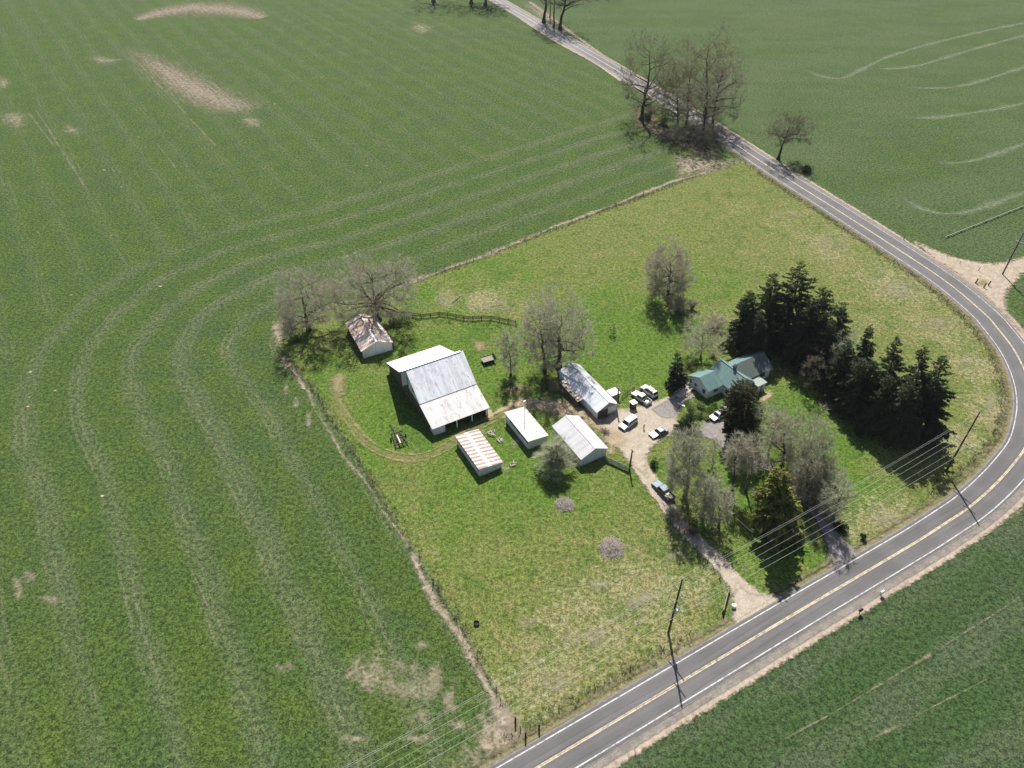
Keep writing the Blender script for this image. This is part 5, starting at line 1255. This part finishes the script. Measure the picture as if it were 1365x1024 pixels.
# ------------------------------------------------------------------ fences
def post_mesh(h, w, mat):
    me = bpy.data.meshes.new('post'); bm = bmesh.new()
    bmesh.ops.create_cone(bm, cap_ends=True, segments=7, radius1=w/2, radius2=w*.44, depth=h+.3, matrix=Matrix.Translation((0,0,h/2-.15)))
    bm.to_mesh(me); bm.free(); me.materials.append(M[mat]); return me
def fence(name, label, px, spacing, h, w, pm, rails, rm, rs, jitter=.12, cat='fence', world=None, seed=1, box=False):
    P = world or [G(p) for p in px]; o0 = P[0]; t = thing(name, label, cat, o0)
    pts = resample(catmull(P, 6) if len(P) > 2 else P, spacing) if spacing else P
    pme = post_mesh(h, w, pm); rr = random.Random(seed); tops = []
    for q in pts:
        o = link('post', pme, t); k = rr.uniform(.85, 1.12)
        o.location = q-o0; o.scale = (1, 1, k); o.rotation_euler = (rr.gauss(0, jitter*.4), rr.gauss(0, jitter*.4), rr.uniform(0, 6)); tops.append(q-o0)
    for z in rails:
        mb = MB()
        for a, b in zip(tops[:-1], tops[1:]):
            u, v = a+Vector((0,0,z+rr.uniform(-1,1)*jitter*.3)), b+Vector((0,0,z+rr.uniform(-1,1)*jitter*.3))
            if box: mb.bar(u, v, .05, rs)
            else: mb.tube(u, v, rs, rs, 5, False)
        mb.build('rail' if box else 'wire', M[rm], t)
    return t
fence('board_fence', 'weathered dark board fence running from the broad oak towards the two tall trees', [(516,420),(536,420),(562,424),(590,421),(622,427),(652,426),(688,433)], 2.6, 1.5, .24, 'dark_wood', (.45,.85,1.25), 'dark_wood', .20, .25, box=True, seed=2)
fence('wire_fence', 'old post and wire fence along the left side of the farm', farm_px[:-1], 8.0, 1.35, .16, 'pole_wood', (.5,.85,1.2), 'fence_wire', .008, .2, seed=3)
fence('wire_fence', 'post and wire fence along the top of the pasture beside the pale soil strip', top_px[1:7], 7.0, 1.3, .15, 'pole_wood', (.5,.85,1.2), 'fence_wire', .008, .2, seed=4)
def roadside(label, i_a, i_b, off, sp, h=1.35, seed=5):
    a, b = min(i_a, i_b), max(i_a, i_b)
    return fence('wire_fence', label, None, sp, h, .17, 'pole_wood', (.5,.85,1.2), 'fence_wire', .008, .2, seed=seed, world=[RL[i]-RN[i]*off for i in range(a, b, 3)])
roadside('roadside wire fence along the lower pasture left of the power pole and the gate', near_road((705,1000)), near_road((945,862)), 3.4, 7.5)
roadside('roadside wire fence around the bend below the fir row', near_road((1255,675)), near_road((1350,500)), 3.6, 6.0, seed=6)
roadside('roadside wire fence up the right side of the pasture towards the lone leaning tree', near_road((1330,466)), near_road((1000,216)), 3.0, 8.0, seed=7)
for i, (c, l) in enumerate([((687,963),'thick dark corner post where the left fence meets the road, standing inside the pasture'),((700.5,983),'thick dark post nearest the road at the lower fence corner'),((718.5,972),'thick dark post right of the other two at the lower fence corner')]):
    o = link('fence_post', post_mesh(1.9, .34, 'mail_black'), None); o.location = G(c); tag(o, l, 'post', 'corner posts')
for c, l in (((425,530),'lone dark post in the left fence below the round oak'),((577.5,781),'lone dark post in the left fence, half way down the bare strip'),((1204.5,320),'single dark post at the field edge beside the upper road')):
    o = link('fence_post', post_mesh(1.6, .26, 'mail_black'), None); o.location = G(c); tag(o, l, 'post')
fence('gate', 'grey pipe gate between two dark posts left of the gravel drive mouth', [(971,787),(963,819)], 0, 1.5, .3, 'dark_wood', (.35,.65,.95,1.25), 'grey_wood', .055, .02, 'gate', seed=8)
fence('wire_fence', 'short line of dark posts along the gravel drive above the gate', [(959,772),(948,757),(936,742),(922,724),(905,706)], 4.0, 1.3, .2, 'dark_wood', (.5,.9), 'fence_wire', .008, .2, seed=9)
fence('board_fence', 'short greenish board fence from the white gabled shed to the gravel drive', [(806,614),(822,621),(838,629)], 1.8, 1.4, .16, 'green_fence', (.25,.5,.75,1.0,1.25), 'green_fence', .18, .08, box=True, seed=10)
fence('board_fence', 'low dark fence between the garage and the white cars', [(829,531),(838,524),(846,519)], 2.2, 1.2, .16, 'dark_wood', (.5,.95), 'dark_wood', .12, .1, box=True, seed=11)
fence('wire_fence', 'short row of posts on the bare soil of the field entrance at the right', [(1262,342),(1279,352),(1304,361)], 0, 1.4, .2, 'grey_wood', (.5,.9), 'fence_wire', .01, .2, seed=12)
for c, l in (((1300,378),'leftmost of the three dark stub posts in the field entrance'),((1311,384),'thickest of the three dark stub posts in the field entrance'),((1317,381),'rightmost of the three dark stub posts in the field entrance')):
    o = link('fence_post', post_mesh(1.7, .4, 'mail_black'), None); o.location = G(c); o.rotation_euler = (0, .12, 0); tag(o, l, 'post', 'stub posts in the field entrance')
fence('wire_fence', 'row of small posts at the pasture corner beside the far road', [(978,218),(986,217),(993,219),(1000,224)], 0, 1.6, .22, 'pole_wood', (.5,.9,1.3), 'fence_wire', .01, .3, seed=13)

# ------------------------------------------------------------------ power line
LD = (G((1260.7,629.3))-G((890.9,844))).normalized(); PD = Vector((LD.y, -LD.x, 0))
def power_pole(label, base, H, arms, group, can=False, rot=None, lean=(0, 0)):
    pd = PD if rot is None else rot
    t = thing('power_pole', label, 'power pole', base, math.atan2(pd.y, pd.x), group)
    t.rotation_euler[0] = lean[0]; t.rotation_euler[1] = lean[1]
    MB().tube((0,0,-.5), (0,0,H), .24, .15, 10).build('pole', M['pole_wood'], t, True)
    ends = []
    for z, x0, x1, pins in arms:
        a = MB().box(((x0+x1)/2,.17,z), (x1-x0,.14,.16)).build('crossarm', M['grey_wood'], t)
        for x in (x0*.6, x1*.6):
            if abs(x) > .3: MB().bar((x,.17,z-.06), (0,.17,z-.85), .05).build('brace', M['galvanised'], t)
        for x in pins:
            MB().tube((x,.17,z+.08), (x,.17,z+.34), .085, .05, 8).build('insulator', M['porcelain'], a); ends.append((x, z+.36))
    MB().tube((0,0,H), (0,0,H+.3), .07, .05, 8).build('insulator', M['porcelain'], t); ends.append((0, H+.32))
    if can:
        c = MB().tube((.42,0,7.2), (.42,0,8.3), .28, .28, 14).build('transformer', M['galvanised'], t, bevel=.03)
        MB().tube((.42,0,8.3), (.42,0,8.55), .06, .05, 8).build('bushing', M['porcelain'], c)
    return t, [base+pd*x+Vector((0, 0, z)) for x, z in ends]
GP = 'poles of the roadside power line'
A0, B0 = G((890.9,844)), G((1260.7,629.3))
ARMS = [(13.4,-1.5,1.5,(-1.35,1.35)),(9.2,-2.1,2.1,(-1.9,0.75,1.9))]
_, WA = power_pole('tall wooden power pole on the pasture side of the lower road, shadow across both lanes', A0, 17.0, ARMS, GP, True)
_, WB = power_pole('tall wooden power pole at the road bend below the end of the fir row', B0, 18.6, [(14.0,-1.8,1.0,(-1.65,.85)),(9.6,-2.3,2.3,(-2.1,0.8,2.1))], GP, False)
D0 = A0-LD*(B0-A0).length*0.97
_, WD = power_pole('power pole at the bottom edge of the picture, only its top in view', D0, 17.0, ARMS, GP)
_, WC = power_pole('dark power pole in the bare field entrance at the right edge', G((1336.1,366.2)), 14.8, [(11.5,-1.2,1.2,(-1.1,1.1)),(10.4,-1.0,1.0,(-.9,.9))], GP, True, lean=(0, 0))
yp, WY = power_pole('short service pole beside the gravel drive below the white gabled shed', G((839,626)), 6.2, [(5.9,-.5,.5,(-.4,.4))], 'short service poles')
yp2, WY2 = power_pole('short service pole at the front corner of the long garage', G((821.5,544)), 6.6, [(6.2,-.5,.5,(-.4,.4))], 'short service poles')
def cable(label, pts, sag, r=.022, group='wires of the roadside power line'):
    mb = MB(); o0 = pts[0]
    for a, b in zip(pts[:-1], pts[1:]):
        n = 22; prev = None
        for k in range(n+1):
            s = k/n; q = a.lerp(b, s)-o0-Vector((0, 0, sag*4*s*(1-s)))
            if prev is not None: mb.tube(prev, q, r, r, 5, False)
            prev = q
    o = mb.build('power_cable', M['wire_metal']); o.location = o0
    return tag(o, label, 'cable', group)
nm = ['upper left wire between the roadside power poles', 'upper right wire between the roadside power poles', 'lower left wire between the roadside power poles', 'lower middle wire between the roadside power poles', 'lower right wire between the roadside power poles', 'topmost wire running between the tips of the roadside power poles']
for i in range(6): cable(nm[i], [WD[i], WA[i], WB[i]], 1.1, .022 if i in (2, 4) else .017)
cable('service wire from the right edge pole leading out of the picture', [WC[0], WC[0]+Vector((26,-34,-1))], .6, .03); cable('second service wire from the right edge pole leading out of the picture', [WC[1], WC[1]+Vector((26,-35,-1))], .6, .03)

# ------------------------------------------------------------------ person
def person(label, base, rz):
    J = {'pel':(0,0,.95),'waist':(0,0,1.08),'chest':(0,.01,1.30),'neck':(0,.01,1.48),'head0':(0,.02,1.56),'head1':(0,.03,1.66),'head2':(0,.02,1.74)}
    V = []; E_ = []; Rd = []
    def add(p, r, par=None):
        V.append(p); Rd.append(r)
        if par is not None: E_.append((par, len(V)-1))
        return len(V)-1
    pel = add(J['pel'], (.15,.11)); wa = add(J['waist'], (.14,.10), pel); ch = add(J['chest'], (.17,.12), wa); nk = add(J['neck'], (.055,.055), ch)
    h0 = add(J['head0'], (.07,.08), nk); h1 = add(J['head1'], (.085,.10), h0); add(J['head2'], (.06,.07), h1); add((0,.135,1.645), (.018,.02), h1)
    for s in (-1, 1):
        add((s*.085,.02,1.65), (.02,.025), h1)
        hp = add((s*.10,0,.90), (.095,.095), pel); kn = add((s*.115,.03,.50), (.06,.06), hp); an = add((s*.12,0,.10), (.042,.042), kn); add((s*.13,.15,.04), (.042,.03), an)
        sh = add((s*.20,0,1.40), (.06,.06), ch); el = add((s*.25,.0,1.12), (.043,.043), sh); wr = add((s*.22,.16,.98), (.03,.03), el); pm_ = add((s*.20,.24,.99), (.038,.022), wr)
        for k in range(4):
            x = s*.20+(k-1.5)*.02; a = add((x,.30+.008*(1.5-abs(k-1.5)),.985), (.009,.009), pm_); add((x,.325+.008*(1.5-abs(k-1.5)),.965), (.008,.008), a)
        a = add((s*.165,.265,1.0), (.01,.01), pm_); add((s*.155,.295,1.0), (.009,.009), a)
    me = bpy.data.meshes.new('person'); me.from_pydata(V, E_, [])
    o = link('person', me); o.location = base; o.rotation_euler = (0, 0, rz)
    md = o.modifiers.new('s', 'SKIN'); md.use_smooth_shade = True
    for i, sv in enumerate(me.skin_vertices[0].data): sv.radius = Rd[i]; sv.use_root = (i == 0)
    o.modifiers.new('d', 'SUBSURF').levels = 1
    dg = bpy.context.evaluated_depsgraph_get(); me2 = bpy.data.meshes.new_from_object(o.evaluated_get(dg))
    o.modifiers.clear(); o.data = me2
    me2.materials.clear()
    for mm in ('skin', 'shirt', 'trousers', 'shoe', 'hair'): me2.materials.append(M[mm])
    for f in me2.polygons:
        c = f.center
        f.material_index = 4 if c.z > 1.69 or (c.z > 1.58 and c.y < .0) else 0 if c.z > 1.47 or (c.y > .17 and c.z > .8) else 1 if c.z > .93 else 2 if c.z > .09 else 3
    return tag(o, label, 'person')
plain('skin', (0.48, 0.30, 0.22), .6, 0, .05); plain('shirt', (0.46, 0.45, 0.44), .85, 0, .1); plain('trousers', (0.05, 0.055, 0.075), .9, 0, .1); plain('shoe', (0.03, 0.025, 0.02), .8, 0, .1); plain('hair', (0.42, 0.38, 0.32), .8, 0, .1)
person('person in light top and dark trousers standing between the van and the sedan', G((857.8,572)), R(200))

# ------------------------------------------------------------------ loose grass along fences and verges
def tufts(name, label, lines, spread, per_m, h, mat, seed):
    rng = np.random.default_rng(seed); P = []
    for L in lines:
        Q = resample([G(p) if not isinstance(p, Vector) else p for p in L], .8)
        for q in Q:
            k = rng.poisson(per_m*.8)
            if k: P.append(np.array([q.x, q.y, 0])+np.concatenate([rng.normal(size=(k, 2))*spread, np.zeros((k, 1))], 1))
    P = np.concatenate(P); P = np.repeat(P, 9, 0)+np.concatenate([rng.normal(size=(len(P)*9, 2))*.16, np.zeros((len(P)*9, 1))], 1); n = len(P)
    d = np.stack([rng.normal(size=n)*.35, rng.normal(size=n)*.35, np.ones(n)], 1); L_ = h*rng.uniform(.4, 1.2, (n, 1))
    w = rng.uniform(.03, .07, (n, 1))
    v, f = ribbons(np.stack([P, P+d*L_*.55, P+d*L_+np.concatenate([rng.normal(size=(n, 2))*.15*h, -.1*h*np.ones((n, 1))], 1)], 1), np.concatenate([w, w*.8, w*.25], 1), rng)
    o = link(name, np_mesh(name, v, f), None, [M[mat]]); tag(o, label, 'grass', None, 'stuff')
lowroad = [RL[i]-RN[i]*3.4 for i in range(min(near_road((690,1010)), near_road((955,852))), max(near_road((690,1010)), near_road((955,852))))]
bend = [RL[i]-RN[i]*3.2 for i in range(min(near_road((1255,675)), near_road((1010,222))), max(near_road((1255,675)), near_road((1010,222))))]
tufts('dry_grass', 'dry straw coloured grass along the fences and the road', [lowroad, bend, [(378,474),(425,528),(486,625),(530,700)], [(577,772),(612,832),(640,880),(668,935)], [(960,224),(900,245),(800,283),(700,321),(620,352),(540,381)]], .55, 3.0, .75, 'straw', 5)
tufts('rough_grass', 'rough green grass along the fences and the road verge', [lowroad, bend, [(378,474),(425,528),(486,625),(577,772),(640,880)], [(540,381),(700,321),(900,245)], [(516,424),(562,428),(622,431),(688,437)]], .9, 2.5, .55, 'grass_blade', 6)

# ------------------------------------------------------------------ light, sky, camera
w = bpy.data.worlds.new('World'); SC.world = w; w.use_nodes = True
nt = w.node_tree; nt.nodes.clear()
sky = nt.nodes.new('ShaderNodeTexSky'); sky.sky_type = 'NISHITA'; sky.sun_disc = False
ELEV = R(50); sky.sun_elevation = ELEV; sky.sun_rotation = 0.0; sky.altitude = 100; sky.dust_density = 1.5
bg = nt.nodes.new('ShaderNodeBackground'); bg.inputs[1].default_value = 0.06
ow = nt.nodes.new('ShaderNodeOutputWorld'); nt.links.new(sky.outputs[0], bg.inputs[0]); nt.links.new(bg.outputs[0], ow.inputs[0])
sl = bpy.data.lights.new('sun', 'SUN'); sl.energy = 4.8; sl.angle = R(0.5); sl.color = (1.0, 0.955, 0.88)
so = bpy.data.objects.new('sun', sl); COL.objects.link(so)
az = R(90.0)
so.rotation_euler = Vector((-math.cos(az)*math.cos(ELEV), -math.sin(az)*math.cos(ELEV), -math.sin(ELEV))).to_track_quat('-Z', 'Y').to_euler()
so.location = (0, 200, 200)
cam = bpy.data.cameras.new('camera'); co = bpy.data.objects.new('camera', cam); COL.objects.link(co)
co.location = (0, 0, CAM_H); co.rotation_euler = (math.pi/2-PITCH, 0, 0)
cam.sensor_fit = 'HORIZONTAL'; cam.sensor_width = 36; cam.lens = 36*FOC/1365.0; cam.clip_end = 9000; cam.clip_start = 1
SC.camera = co
SC.view_settings.view_transform = 'Standard'; SC.view_settings.look = 'None'; SC.view_settings.gamma = 1; SC.view_settings.exposure = 0.70
hz, n = material('haze'); n.nt.nodes.remove(n.b)
vol = n.n('ShaderNodeVolumePrincipled'); vol.inputs['Color'].default_value = (0.86, 0.92, 1.0, 1); vol.inputs['Density'].default_value = 0.00005; vol.inputs['Anisotropy'].default_value = 0.2
n.nt.links.new(vol.outputs[0], n.out.inputs['Volume'])
o = MB().box((0, 1300, 62), (6400, 6000, 128)).build('haze', hz); o['kind'] = 'stuff'; o['label'] = 'thin pale spring haze over the fields'
SC.cycles.transparent_max_bounces = 24
SC.cycles.max_bounces = 6
